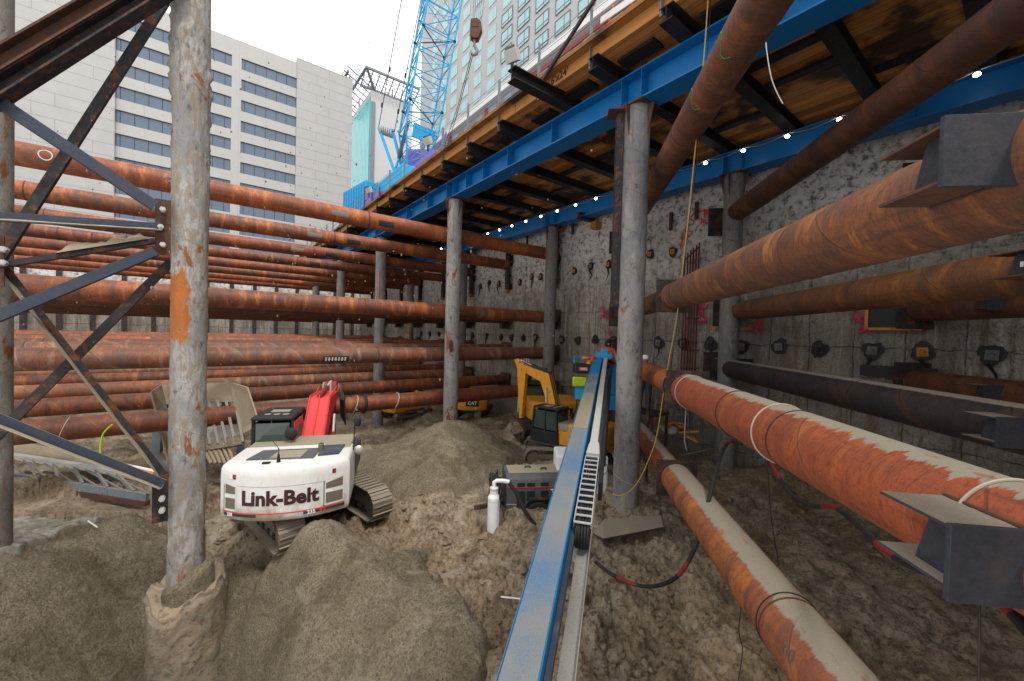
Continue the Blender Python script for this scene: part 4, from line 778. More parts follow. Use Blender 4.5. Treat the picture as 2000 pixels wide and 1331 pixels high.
# string of lamps: cable sagging between lamps
ls = thing('lamp_cable', 'yellowish cable strung along the rear girder between the work lamps', 'cable', (0, 0, 0)); yl = [(.98+1.21*i)*.985 for i in range(26)]; pts = []
for i in range(len(yl)-1):
    for k in range(6):
        f = k/6; pts.append((13.28, yl[i]+(yl[i+1]-yl[i])*f, 5.98-.10*math.sin(math.pi*f)))
m = MB(); m.tube([(13.28, -3, 5.95)]+pts, .010, 5); m.build('cord', M['rope'], ls)
for i, yv in enumerate(yl[:24]):
    if i in (1,): continue
    t = thing('work_lamp', f'{["right-most", "", "second", "third", "fourth", "fifth", "sixth", "seventh", "eighth", "ninth", "tenth", "eleventh", "twelfth", "thirteenth", "fourteenth"][i]} glowing lamp of the string on the rear girder, counted from the right' if i < 15 else 'one of the tiny farthest glowing lamps of the string on the rear girder', 'lamp', (13.26, yv, 5.93), group='work lamps on the rear girder' if i < 15 else 'farthest work lamps on the rear girder')
    m = MB(); m.cyl((0, 0, 0), (0, 0, .07), .05, .03, 10); m.build('socket', M['black'], t); m = MB(); m.sphere((0, 0, -.045), .052, 10, 6, 1, 1.2, .9); m.build('bulb', M['lamp'], t)
# ---------------------------------------------------------------- timber deck
dk = thing('timber_deck', 'heavy timber deck on steel cross beams above the blue girders', 'deck', (0, 0, 0)); ZT = GB+.72
BY = [-2.9+1.88*i for i in range(26)]
for i, yb in enumerate(BY):
    x0 = 5.9 if abs(yb-8.35) < .6 else 7.12; x1 = 19 if yb < 9 else 14.45
    if abs(yb-8.35) < .6: yb = 8.05
    m = MB(); m.ibeam((x0, yb, ZT+.16), (x1, yb, ZT+.16), .30, .31, .022, .015); m.build('cross_beam', M['steel_blk'], dk, smooth=0)
ZM = ZT+.32
y_ = -5.0; i = 0
while y_ < 46:
    L = 7.3; m = MB(); m.box((7.37, y_+L/2, ZM+.155), (.30, L-.02, .31)); m.build('edge_timber', M['timber'], dk, bevel=.008, smooth=0); y_ += L; i += 1
m = MB(); xb = 7.53
while xb < 19:
    m.box((xb+.15, 2.1, ZM+.13+rn.uniform(-.012, .012)), (.292, 14.0, .26))
    if xb < 14.2: m.box((xb+.15, 27.6, ZM+.13+rn.uniform(-.012, .012)), (.292, 36.95, .26))
    xb += .305
m.box((13, 20, ZM+.33), (12, 52, .1)); m.build('planking', M['deck_under'], dk, smooth=0)
# dirt boards and blocking between the beams
for i in range(len(BY)-1):
    for k in range(2):
        xq = rn.choice([9.2, 10.3]) if k else rn.choice([11.4, 12.6]); m = MB(); m.box((xq, (BY[i]+BY[i+1])/2, ZM-.05), (.24, 1.5, .09)); m.build('blocking', M['steel_blk'], dk, smooth=0)
    m = MB(); m.box((7.95+rn.uniform(-.1, .1), (BY[i]+BY[i+1])/2+rn.uniform(-.3, .3), ZM-.04), (.4, rn.uniform(.5, 1.1), .07)); m.build('blocking', M['steel_blk'], dk, smooth=0)
q = U(1092, 163, X=7.21); lettering("6'x24'", .27, lambda u, v, w_: (7.215-w_, q.y-u, ZM+.16+v), M['black'], dk, bold=.002)
m = MB(); m.box((6.9, 3.15, ZT-.05), (.5, .34, .05), Matrix.Rotation(R(0), 3, 'Z')); pl = m.build('hanging_plate', M['black'], dk, smooth=0)
lettering('986', .16, lambda u, v, w_: (6.9-v, 3.15-u, ZT-.077-w_), M['patch_l'], pl)
# railing posts along the deck edge with wires
rl = thing('deck_railing', 'row of upright steel angle posts with wires along the deck edge', 'railing', (0, 0, 0)); pys = []
for i, yb in enumerate(BY[2:24]):
    yp = yb+.12; pys.append(yp); m = MB(); lo = -.05 if i % 2 else .05; m.box((7.17, yp, ZM+.62+lo), (.09, .012, 1.5)); m.box((7.21, yp+.04, ZM+.62+lo), (.012, .08, 1.5)); m.build('post', M['steel_gray'], rl, smooth=0)
m = MB()
for zz in (.6, .85, 1.1, 1.32):
    m.tube([(7.17, yy_+dy, ZM+zz+(0 if dy == 0 else -.03)) for yy_ in pys for dy in (0, .94)][:-1], .007, 4)
m.build('wire', M['steel_dk'], rl)
m = MB(); a = Vector((6.9, 8.1, ZT+.35)); b = Vector((7.1, 6.35, ZM+1.35)); m.beam(a, b, .07, .07); m.build('diagonal_stay', M['steel_dk'], rl, smooth=0)
for (lx, ly, lb) in ((5.95, 8.08, 'square floodlight on the long dark beam sticking out of the deck edge'), (7.05, 15.2, 'square floodlight on the deck railing below the crane boom'), (7.05, 22.6, 'square floodlight on the deck railing left of the crane')):
    t = thing('floodlight', lb, 'floodlight', (lx, ly, ZM+(.32 if lx < 6 else 1.15)), R(200)); m = MB(); m.box((0, 0, 0), (.2, .34, .28), Matrix.Rotation(.5, 3, 'Y')); m.build('housing', M['galv'], t, bevel=.01); m = MB(); m.box((.10, 0, .05), (.02, .28, .22), Matrix.Rotation(.5, 3, 'Y')); m.build('lens', M['glass_dk'], t); m = MB(); m.beam((0, 0, -.12), (0, 0, -.4), .05, .05); m.build('stand', M['black'], t)
# timber trestle barrier and clutter on the deck
t = thing('deck_barricade', 'orange and white wooden barricade standing on the deck top right of the crane hook', 'barricade', (7.7, 6.0, ZM+.27)); m = MB(); m.beam((-.1, -.5, 0), (.1, -.2, 1.2), .1, .05); m.beam((-.1, .1, 0), (.1, -.2, 1.2), .1, .05); m.beam((-.1, .7, 0), (.1, .5, 1.2), .1, .05); m.build('leg', M['orange'], t); m = MB(); m.beam((0, -.7, .9), (0, .8, 1.0), .03, .16); m.beam((0, -.7, .5), (0, .8, .5), .03, .16); m.build('board', M['white_c'], t)
# ---------------------------------------------------------------- excavators
def track_path(L, H, n):
    r = H/2; st = L-H; per = 2*st+2*math.pi*r; out = []
    for i in range(n):
        d = per*i/n
        if d < st: out.append((-st/2+d, H, 0))
        elif d < st+math.pi*r: a = (d-st)/r; out.append((st/2+r*math.sin(a), r+r*math.cos(a), -a))
        elif d < 2*st+math.pi*r: q = d-st-math.pi*r; out.append((st/2-q, 0, math.pi))
        else: a = (d-2*st-math.pi*r)/r; out.append((-st/2-r*math.sin(a), r-r*math.cos(a), math.pi-a))
    return out
def limb(parent, name, pts, wd, mat, taper=None):   # side profile polygon in xz extruded along y
    m = MB(); m.prism(pts, lambda u, v, sd: (u, -wd/2+(wd if sd else 0), v)); return m.build(name, M[mat], parent, bevel=.015, smooth=0)
def ram(parent, a, b, r, mat, f=.55, yy=(0,), name='hydraulic_ram'):
    for y_ in yy:
        a2 = Vector((a[0], y_, a[1])); b2 = Vector((b[0], y_, b[1])); c = a2.lerp(b2, f); m = MB(); m.cyl(a2, c, r, n=14); o = m.build(name, M[mat], parent); m = MB(); m.cyl(c, b2, r*.55, n=12); m.build('rod', M['silver'], o)
def excavator(label, loc, yt, yu, s, pal, boom, grp=None, text=None, detail=True, bucket=True):
    t = thing('excavator', label, 'excavator', loc, 0, grp, s); TR = Matrix.Rotation(yt, 4, 'Z'); UP = Matrix.Translation((0, 0, 1.0)) @ Matrix.Rotation(yu, 4, 'Z')
    def fin(o, mx): o.data.transform(mx); return o
    for sd_ in (-1, 1):
        yc = 1.19*sd_; m = MB(); n = 46 if detail else 30; H = .86; L = 4.3
        for (px_, pz_, a) in track_path(L, H, n):
            rm = Matrix.Rotation(-a, 3, 'Y'); nrm = rm @ Vector((0, 0, 1)); c = Vector((px_, yc, pz_+.02)); m.box(c, (L*2.35/n*.93, .6, .035), rm); m.box(c+nrm*.035, (.03, .58, .05), rm)
        fin(m.build('track', M['track'], t, smooth=0), TR)
        m = MB(); m.box((0, yc, .45), (3.3, .22, .36)); m.box((0, yc+.16*sd_, .5), (2.9, .06, .2)); m.prism([(-1.5, .22), (1.5, .22), (1.2, .12), (-1.2, .12)], lambda u, v, k: (u, yc-.1+.2*k, v)); fr = fin(m.build('track_frame', M[pal['frame']], t, bevel=.01, smooth=0), TR)
        for xx, rr in ((-1.72, .33), (1.72, .33)): m = MB(); m.cyl((xx, yc-.14, .45), (xx, yc+.14, .45), rr, n=20); m.cyl((xx, yc-.17, .45), (xx, yc+.17, .45), rr*.5, n=14); fin(m.build('wheel', M['track'], t), TR)
        m = MB()
        for i in range(7): m.cyl((-1.2+i*.4, yc-.12, .17), (-1.2+i*.4, yc+.12, .17), .09, n=10)
        fin(m.build('roller', M['black'], fr, smooth=30), TR)
    m = MB(); m.box((0, 0, .55), (1.6, 1.9, .32)); m.cyl((0, 0, .6), (0, 0, 1.02), .62, n=24); fin(m.build('undercarriage', M[pal['frame']], t, bevel=.02), TR)
    # counterweight: curved rear, rounded rim
    RB = 2.25; XO = -.50; hw = 1.40; a0 = math.asin(hw/RB); prof = [(.90, .02), (.965, .0), (.995, .10), (1, .25), (1, 1.02), (.985, 1.16), (.95, 1.23), (.88, 1.26)]; na = 25
    outl = []
    for i in range(na): a = -a0+2*a0*i/(na-1); outl.append((-RB*math.cos(a)+XO, -RB*math.sin(a)))
    # soften the corners
    xc_ = -RB*math.cos(a0)+XO; outl = [(-.95, hw-.02)]+[(xc_+.25, hw)]+outl+[(xc_+.25, -hw)]+[(-.95, -hw+.02)]
    m = MB(); rows = []; n = len(outl)
    for (k, zz) in prof: rows.append([(x_*1 if x_ > -1 else -1.0+(x_+1.0)*k, y_*(k*.5+.5), zz) for x_, y_ in outl])
    vs = [v for r_ in rows for v in r_]; fs = [(j*n+i, j*n+(i+1) % n, (j+1)*n+(i+1) % n, (j+1)*n+i) for j in range(len(rows)-1) for i in range(n)]+[tuple(reversed(range(n))), tuple((len(rows)-1)*n+i for i in range(n))]
    m.add(vs, fs); cw = fin(m.build('counterweight', M[pal['cw']], t, smooth=40), UP)
    def onrear(off=.006):   # lettering wrapped on the rear face; u to the right as seen from behind
        return lambda u, v, w_: UP @ Vector((-(RB+off+w_)*math.cos(u/RB)+XO, -(RB+off+w_)*math.sin(u/RB), v))
    if text:
        for (tx, size, uu, vv, mt, bold) in text:
            f = onrear(); lettering(tx, size, lambda u, v, w_, uu=uu, vv=vv: f(u+uu, v+vv, w_), M[mt], cw, bold=bold, ext=.003)
    if detail:
        f = onrear(.004)
        def rpatch(u0, u1, v0, v1, mat, nm, poly=None, off=.004, seg=6):
            mm = MB(); g_ = onrear(off); vs = []
            for i in range(seg+1):
                u_ = u0+(u1-u0)*i/seg; vs += [g_(u_, v0 if not callable(v0) else v0(u_), 0), g_(u_, v1 if not callable(v1) else v1(u_), 0)]
            mm.add(vs, [(2*i, 2*i+1, 2*i+3, 2*i+2) for i in range(seg)]); return mm.build(nm, M[mat], cw, smooth=30)
        rpatch(-1.38, 1.38, .175, .20, 'red', 'red_stripe', seg=24); rpatch(-1.38, -.55, .105, .17, 'patch', 'dark_stripe', seg=10); rpatch(.45, 1.38, .105, .17, 'patch', 'dark_stripe', seg=10)
        for sg in (-1, 1):      # vent panels at both corners
            e0, e1 = (.93, 1.33) if sg > 0 else (-1.33, -1.05)
            rpatch(e0-.04, e1+.02, .22, lambda u_, sg=sg: .80+.20*(abs(u_)-.93), 'white', 'door_frame', off=.010); rpatch(e0, e1, .62, lambda u_: .76+.2*(abs(u_)-.93), 'vent', 'vent', off=.014); rpatch(e0, e1, .27, .52, 'vent', 'vent', off=.014)
            rpatch(e0-.05, e0-.03, .2, .82, 'patch', 'door_gap', off=.012, seg=1); rpatch(e0-.02, e0+.16, .53, .60, 'white_c', 'latch', off=.02, seg=2)
        for uu in (-1.22, .98): rpatch(uu, uu+.09, .96, 1.07, 'white_c', 'sticker', off=.006, seg=2); rpatch(uu+.095, uu+.18, .96, 1.07, 'red_dk', 'sticker', off=.006, seg=2)
        rpatch(-1.0, .9, .81, .815, 'patch', 'seam', off=.006, seg=20)
    m = MB(); m.box((-.1, 0, .08), (3.4, 2.55, .18)); m.build('turntable_deck', M[pal['frame']], t, smooth=0).data.transform(UP)
    m = MB(); m.box((-.55, -.72, .62), (1.9, 1.25, .98)); m.box((-.9, .6, .6), (1.2, 1.35, .92)); fin(m.build('engine_house', M[pal['body']], t, bevel=.05, smooth=0), UP)
    m = MB(); m.box((.75, -.92, .52), (.9, .85, .78)); fin(m.build('fuel_tank', M[pal['body']], t, bevel=.05, smooth=0), UP)
    m = MB(); m.prism([(-2.3, -1.0), (-2.5, 0), (-2.3, 1.0), (-1.0, 1.3), (.2, 1.3), (.2, -1.3), (-1.0, -1.3)], lambda u, v, k: (u, v, .9+(.335 if k else 0))); fin(m.build('top_cover', M['sand_top'] if detail else M[pal['body']], t, smooth=0), UP)
    if detail:
        m = MB(); m.prism([(-2.2, -.55), (-2.1, .95), (-1.35, .8), (-1.35, -.6)], lambda u, v, k: (u, v, 1.262+(.025 if k else 0))); hd = fin(m.build('hood_panel', M['hood'], t, smooth=0), UP)
        m = MB(); m.prism([(-2.15, -.25), (-2.12, .45), (-1.5, .4), (-1.5, -.3)], lambda u, v, k: (u, v, 1.289+(.008 if k else 0))); fin(m.build('sand_layer', M['sand_top'], hd, smooth=0), UP)
        m = MB(); m.prism([(-2.05, -.62), (-1.95, -1.1), (-1.2, -1.15), (-1.2, -.62)], lambda u, v, k: (u, v, 1.262+(.05 if k else 0))); fin(m.build('hood_panel', M['navy_p'], t, smooth=0), UP)
        m = MB(); m.box((-.9, -.95, 1.2), (.9, .7, .16)); m.box((.1, -1.0, 1.0), (.7, .5, .12)); fin(m.build('hood_clutter', M['sand_top'], t, bevel=.03, smooth=0), UP)
        m = MB(); m.cyl((-1.6, -.62, 1.2), (-1.62, -.62, 1.46), .07, .07, 14); fin(m.build('exhaust', M['track'], t), UP); m = MB(); m.cyl((-1.62, -.62, 1.455), (-1.622, -.62, 1.463), .058, n=14); fin(m.build('exhaust_mouth', M['black'], t), UP)
        m = MB(); m.cyl((-2.35, .18, 1.24), (-2.35, .18, 1.46), .05, .02, 8); m.cyl((-2.35, .18, 1.46), (-2.35, .18, 1.60), .012, n=6); m.tube([(-2.35, .18, 1.58), (-2.3, .25, 1.66), (-2.2, .34, 1.72)], .008, 5); m.box((-2.42, .42, 1.27), (.1, .16, .05)); fin(m.build('antenna', M['black'], t), UP)
        m = MB(); m.tube([(-1.3, -1.38, 1.15), (-1.3, -1.40, 1.9), (-1.3, -1.42, 2.1)], .018, 6); m.sphere((-1.3, -1.47, 1.95), .11, 10, 6, .4, 1, 1.3); fin(m.build('mirror', M['black'], t), UP)
        m = MB(); m.sphere((-1.15, -1.50, 1.12), .12, 12, 8, .5, 1, 1.1); fin(m.build('side_mirror', M['silver'], t), UP)
        m = MB(); m.sphere((-.55, .35, 1.5), .17, 12, 8, .5, 1, 1); fin(m.build('intake_bowl', M['rubber'], t), UP)
    # cab on the left
    cx0, cx1, cy0, cy1, z0, z1 = -.35, 1.35, .38, 1.38, .12, 1.86
    m = MB()
    for (x_, y_) in ((cx0, cy0), (cx0, cy1), (cx1, cy0), (cx1, cy1)): m.beam((x_+(.05 if x_ == cx0 else -.05), y_, z0), (x_+(.12 if x_ == cx0 else -.22), y_, z1), .09, .09, (0, 1, 0))
    m.box(((cx0+cx1)/2, (cy0+cy1)/2, z0+.3), (cx1-cx0, cy1-cy0, .6)); m.box(((cx0+cx1)/2, cy1-.0, z0+.3), (cx1-cx0, .05, .62)); m.box((.45, cy1-.02, 1.0), (.07, .07, 1.7)); cab = fin(m.build('cab', M[pal['cab']], t, bevel=.02, smooth=0), UP)
    m = MB(); m.prism([(cx0-.03, cy0-.04), (cx0-.03, cy1+.04), (cx1-.15, cy1+.02), (cx1-.1, (cy0+cy1)/2), (cx1-.15, cy0-.02)], lambda u, v, k: (u, v, z1-.02+(.10 if k else 0))); rf = fin(m.build('cab_roof', M[pal['cab']], cab, bevel=.04, smooth=0), UP)
    m = MB(); m.box((cx0+.06, (cy0+cy1)/2, 1.28), (.02, .86, .95)); m.box((cx1-.14, (cy0+cy1)/2, 1.1), (.02, .86, 1.3), Matrix.Rotation(-.1, 3, 'Y')); m.box((.5, cy1-.03, 1.28), (1.45, .02, .95)); m.box((.5, cy0+.0, 1.28), (1.45, .02, .95)); fin(m.build('window', M['glass_dk'], cab, smooth=0), UP)
    m = MB(); m.box((.35, .88, .75), (.5, .5, .12)); m.box((.12, .88, 1.1), (.12, .5, .65)); fin(m.build('seat', M['black'], cab, bevel=.03, smooth=0), UP)
    if detail:
        m = MB(); m.prism([(-.36, .70), (-.36, 1.78), (.55, 1.78), (1.1, 1.2), (1.1, .7)], lambda u, v, k: (u, cy0-.055-(.02 if k else 0), v)); rp = fin(m.build('side_panel', M['red'], cab, smooth=0), UP)
        m = MB(); m.prism([(-.25, .95), (.05, 1.6), (.6, 1.6), (.85, 1.2), (.85, .95)], lambda u, v, k: (u, cy0-.078-(.006 if k else 0), v)); fin(m.build('side_window', M['vent'], rp, smooth=0), UP)
        m = MB(); m.box((cx0-.02, (cy0+cy1)/2-.05, .86), (.06, .62, .26)); fin(m.build('rear_shelf', M['red'], cab, bevel=.02, smooth=0), UP)
        m = MB(); 
        for q in range(3): m.cyl((.0+.02*q, .62+.24*q, 1.944), (.0+.02*q, .62+.24*q, 1.952), .09, n=16)
        m.box((.55, .88, 1.945), (.35, .5, .01)); fin(m.build('roof_vent', M['sand_top'], rf, smooth=0), UP)
    # boom, stick, bucket : boom = (joint list)
    bp, bm, bt, sk, sb = boom['pivot'], boom['mid'], boom['tip'], boom['stickback'], boom['sticktip']; wd = boom.get('w', .48)
    def offs(p, q, d): v = Vector((q[0]-p[0], q[1]-p[1])).normalized(); return Vector((-v.y*d, v.x*d))
    h1 = .20; h2 = .36
    o1 = offs(bp, bm, h1); om = offs(bp, bt, h2); o2 = offs(bm, bt, h1)
    P2 = [(bp[0]+o1.x, bp[1]+o1.y), (bm[0]+om.x, bm[1]+om.y), (bt[0]+o2.x*.9, bt[1]+o2.y*.9), (bt[0]-o2.x*.8, bt[1]-o2.y*.8), (bm[0]-om.x, bm[1]-om.y), (bp[0]-o1.x, bp[1]-o1.y)]
    Bm = limb(t, 'boom', P2, wd, pal['boom']); fin(Bm, UP)
    so_ = offs(sk, sb, .17); P3 = [(sk[0]+so_.x, sk[1]+so_.y), (bt[0]+so_.x*1.9, bt[1]+so_.y*1.9), (sb[0]+so_.x*.6, sb[1]+so_.y*.6), (sb[0]-so_.x*.6, sb[1]-so_.y*.6), (bt[0]-so_.x*1.9, bt[1]-so_.y*1.9), (sk[0]-so_.x, sk[1]-so_.y)]
    S = limb(t, 'stick', P3, wd*.7, pal.get('stick', pal['boom'])); fin(S, UP)
    def rr(a, b, r, yy, par, f=.55):
        for y_ in yy:
            a2 = Vector((a[0], y_, a[1])); b2 = Vector((b[0], y_, b[1])); c = a2.lerp(b2, f); mm = MB(); mm.cyl(a2, c, r, n=14); q = fin(mm.build('hydraulic_ram', M[pal['ram']], par), UP); mm = MB(); mm.cyl(c, b2, r*.5, n=10); fin(mm.build('rod', M['silver'], par), UP)
    rr((bp[0]+.55, bp[1]-.35), ((bm[0]*.8+bp[0]*.2), (bm[1]*.8+bp[1]*.2)-.0), .09, (-wd*.72, wd*.72), t)
    ub = Vector((bm[0]+om.x*1.15, bm[1]+om.y*1.15)); rr((ub.x, ub.y), sk, .085, (0,), Bm)
    if detail:
        m = MB(); rh = random.Random(4)
        for q in range(3):
            y_ = -wd*.44+q*wd*.44; pts = [(bp[0]+o1.x*1.15, y_, bp[1]+o1.y*1.15+.05)]; pts += [(bm[0]+om.x*1.12+rh.uniform(-.03, .03), y_, bm[1]+om.y*1.12+rh.uniform(0, .06)), ((bm[0]+bt[0])/2+o2.x*1.3, y_+rh.uniform(-.04, .04), (bm[1]+bt[1])/2+o2.y*1.5+rh.uniform(0, .1)), (bt[0]+o2.x*1.4, y_, bt[1]+o2.y*1.7+rh.uniform(0, .1)), (sk[0]*.4+bt[0]*.6, y_, sk[1]*.4+bt[1]*.6+.1)]
            m.tube(pts, .022, 6)
        fin(m.build('hose', M[pal.get('hose', 'black')], Bm), UP)
        m = MB()
        for q in range(6):
            y_ = -wd*.5-.06-.03*q; m.tube([(bt[0]-.1, y_, bt[1]+.25-.03*q), (bt[0]-.25-.05*q, y_-.05, bt[1]-.1), (bt[0]-.15+.02*q, y_-.08, bt[1]-.75-.07*q), (bt[0]+.1, y_-.05, bt[1]-.55), (bt[0]+.18, y_, bt[1]-.1)], .026 if q % 2 else .018, 6)
        fin(m.build('hanging_hose', M['rubber'], S), UP)
        m = MB()
        for q in range(2): m.tube([(bt[0]-.35, -.12+.24*q, bt[1]+.18), (bt[0]-.3, -.12+.24*q, bt[1]+.5), (bt[0]-.15, -.12+.24*q, bt[1]+.5), (bt[0]-.1, -.12+.24*q, bt[1]+.2)], .022, 6)
        fin(m.build('hose_guard', M['galv'], Bm), UP)
    if bucket:
        m = MB(); bx, bz = sb; prof_ = [(bx+.15, bz+.05), (bx-.35, bz-.15), (bx-.65, bz-.55), (bx-.55, bz-.95), (bx-.1, bz-1.15), (bx+.25, bz-.95), (bx+.1, bz-.9), (bx-.15, bz-1.0), (bx-.42, bz-.85), (bx-.5, bz-.55), (bx-.25, bz-.25)]; m.prism(prof_, lambda u, v, k: (u, -.5+1.0*k, v)); fin(m.build('bucket', M['steel_dk'], t, smooth=0), UP)
        rr((bt[0]+.2, bt[1]-.3), (sb[0]+.3, sb[1]+.3), .07, (0,), S)
    return t
M['vent'] = paint('vent_mesh', (.14, .115, .085), .7, .4); M['hood'] = paint('hood_gray', (.075, .08, .09), .5, .5, dust=None); M['navy_p'] = paint('navy_panel', (.04, .055, .08), .5, .5, (.25, .21, .16))
palR = dict(frame='track', cw='cw_white', body='hood', cab='black', boom='red', ram='red_dk', hose='red', stick='red_dk')
palY = dict(frame='track', cw='yellow', body='yellow', cab='black', boom='yellow', ram='black', stick='yellow')
E1 = excavator('white and red excavator seen from behind with dark lettering on its counterweight', (2.12, 11.3, -4.77), R(101), R(68), .87, palR,
          dict(pivot=(.45, .75), mid=(1.7, 1.85), tip=(3.1, 2.0), stickback=(3.7, 2.45), sticktip=(3.5, -.5), w=.66), None,
          [('Link-Belt', .46, -.06, .53, 'letter', .017), ('235', .12, .62, .135, 'letter_w', .003), ('X2', .12, .86, .135, 'red', .003), ('235', .10, -1.2, .135, 'letter_w', .003)])
p = U(1090, 868, Z=-4.4)
E2 = excavator('yellow excavator with raised boom and boxy black cab behind the blue mast', (10.75, 10.6, -4.7), R(140), R(104), .70, palY,
          dict(pivot=(.5, .9), mid=(1.35, 3.3), tip=(3.0, 3.75), stickback=(3.4, 4.2), sticktip=(3.0, .8), w=.4), 'yellow excavators')
E3 = excavator('yellow excavator half hidden behind the blue mast, its black counterweight lettered in white', (12.6, 13.6, -4.6), R(60), R(55), .8, palY,
          dict(pivot=(.5, .9), mid=(1.6, 2.2), tip=(3.2, 1.6), stickback=(3.6, 2.0), sticktip=(3.6, -.4)), 'yellow excavators', [('CAT', .42, .35, .66, 'letter_w', .012)], detail=False)
q = U(916, 805, D=22.0)
E4 = excavator('yellow excavator seen from behind under the lowest strut, right of the pale column', (q.x+1.2, q.y+1.6, -5.0), R(40), R(56), .62, palY,
          dict(pivot=(.5, .9), mid=(1.6, 1.8), tip=(3.0, 1.2), stickback=(3.4, 1.5), sticktip=(3.4, -.4)), 'yellow excavators', [('CAT', .42, .1, .66, 'letter_w', .012)], detail=False)
q = U(785, 812, D=24.0)
E5 = excavator('small yellow machine with a dark radiator under the struts, left of the pale column', (q.x+.4, q.y+.3, -5.35), R(190), R(10), .55, palY,
          dict(pivot=(.5, .9), mid=(1.4, 1.6), tip=(2.8, 1.3), stickback=(3.2, 1.5), sticktip=(3.2, -.4)), 'yellow excavators', None, detail=False)
for E_, uu in ((E3, .35), (E4, .1)):     # black panel behind the white letters
    m = MB(); c = [k for k in E_.children if k.name.startswith('counterweight')][0]; yu = R(55) if E_ is E3 else R(56); UPm = Matrix.Translation((0, 0, 1)) @ Matrix.Rotation(yu, 4, 'Z'); vs = []
    for i in range(9): u_ = uu-.6+1.2*i/8; vs += [UPm @ Vector((-2.254*math.cos(u_/2.25)-.5, -2.254*math.sin(u_/2.25), .36)), UPm @ Vector((-2.254*math.cos(u_/2.25)-.5, -2.254*math.sin(u_/2.25), .96))]
    m.add(vs, [(2*i, 2*i+1, 2*i+3, 2*i+2) for i in range(8)]); m.build('dark_panel', M['black'], c)
# badge on the yellow boom and red sticker on the body
# ---------------------------------------------------------------- drill rig with long blue mast
rig = thing('drill_rig', 'blue tieback drill rig whose long sand-covered mast points at the viewer', 'drill rig', (0, 0, 0))
A0 = U(1007.5, 1345, D=2.92); A1 = U(1168, 697, D=14.6); e = (A1-A0).normalized(); sy = Vector((0, 0, 1)).cross(e).normalized(); uz = e.cross(sy); Mw = .318
mr = Matrix((e, sy, uz)).transposed()
def alongm(d, side, upv): return A0+e*d+sy*side+uz*upv
Lm = (A1-A0).length
m = MB(); m.beam(alongm(-1.5, 0, -.14), alongm(Lm, 0, -.14), Mw, .26, uz); mast = m.build('mast', M['blue'], rig, bevel=.006, smooth=0)
m = MB(); 
for sg in (-1, 1): m.beam(alongm(-1.5, sg*(Mw/2-.006), 0), alongm(Lm, sg*(Mw/2-.004), 0), .007, .022, uz)
m.build('edge_lip', M['blue'], mast, smooth=0)
def spk():
    s = NT('wet_grit_on_blue'); v = s.vec(); a = s.noise(v, 150, 4, .8); b = s.noise(v, .8, 4, .6); c = s.vor(v, 75); k = s.ramp(s.math('ADD', a, s.math('MULTIPLY', s.math('SUBTRACT', b, .5), .5)), [(.38, .05), (.53, 1)]); col = s.mix(k, (.015, .15, .34), (.25, .235, .20)); col = s.mix(s.ramp(c, [(.08, .7), (.16, 0)]), col, (.42, .45, .47)); return s.out(col, .5, 0, s.bump(a, .5, .01))
M['grit'] = spk()
M['grit_g'] = paint('gritty_galvanised', (.3, .29, .26), .5, .6, (.12, .11, .09), dscale=30, bump=.5)
m = MB(); m.beam(alongm(-1.5, 0, -.004), alongm(Lm-2.6, 0, -.004), Mw-.03, .012, uz); m.build('grit_cover', M['grit'], mast, smooth=0)
m = MB(); m.beam(alongm(Lm*.42, 0, .004), alongm(Lm*.62, 0, .004), Mw-.035, .018, uz); m.build('sand_layer', M['sand_top'], mast, smooth=0)
m = MB(); m.beam(alongm(-1.5, -Mw/2-.03, -.2), alongm(Lm, -Mw/2-.03, -.2), .05, .12, uz); m.build('slide_rail', M['navy_p'], mast, smooth=0)
# hose chain: trough, chain links, loop, lower rail
ys_ = -(Mw/2+.14)
m = MB(); m.beam(alongm(4.35, ys_, -.03), alongm(Lm-.2, ys_+.02, -.03), .13, .10, uz); tr = m.build('hose_trough', M['galv'], rig, smooth=0)
m = MB(); m.prism([(4.0, -.12), (4.0, .10), (4.35, .08), (4.5, .06), (4.5, -.08), (4.35, -.10)], lambda u, v, k: alongm(u, ys_+v, -.085+(.12 if k else 0))); m.build('trough_end', M['galv'], tr, smooth=0)
ch = MB(); hz = MB(); links = []
for i in range(13): links.append((4.0-i*.155, .0))
for i, (d, z_) in enumerate(links): ch.beam(alongm(d, ys_-.105, -.02), alongm(d, ys_+.105, -.02), .035, .012, uz)
ch.build('chain_link', M['silver'], rig, smooth=0)
m = MB(); dl = 4.0-12*.155
for sg in (-1, 1): m.beam(alongm(4.0, ys_+sg*.105, -.05), alongm(dl, ys_+sg*.105, -.05), .012, .07, uz)
for sg in (-1, 1):
    pts = [(dl, -.05)]+[(dl-.16*math.sin(q), -.05-.16+.16*math.cos(q)) for q in [math.pi*i/10 for i in range(11)]]
    m.tube([alongm(a, ys_+sg*.105, b) for a, b in pts]+[alongm(4, ys_+sg*.105, -.37)], .02, 5)
m.build('chain_side', M['galv'], rig, smooth=0)
m = MB()
for k in range(5):
    oy = -.07+.035*k; pts = [(4.2, -.06), (dl+.02, -.06)]+[(dl-.13*math.sin(q), -.06-.14+.14*math.cos(q)) for q in [math.pi*i/8 for i in range(9)]]+[(4.5, -.34)]
    m.tube([alongm(a, ys_+oy, b) for a, b in pts], .015, 6)
m.build('hose', M['rubber'], rig)
m = MB(); m.beam(alongm(-1.5, ys_+.0, -.42), alongm(Lm-.5, ys_-.05, -.40), .15, .03, uz); m.beam(alongm(-1.5, ys_-.08, -.39), alongm(Lm-.5, ys_-.13, -.37), .01, .08, uz); m.build('lower_tray', M['grit_g'], rig, smooth=0)
m = MB(); m.beam(alongm(3.4, ys_-.16, -.30), alongm(Lm-2, ys_-.16, -.30), .06, .3, uz); 
for i in range(60): m.beam(alongm(4.5+i*.13, ys_-.20, -.16), alongm(4.5+i*.13, ys_-.20, -.42), .03, .02, e)
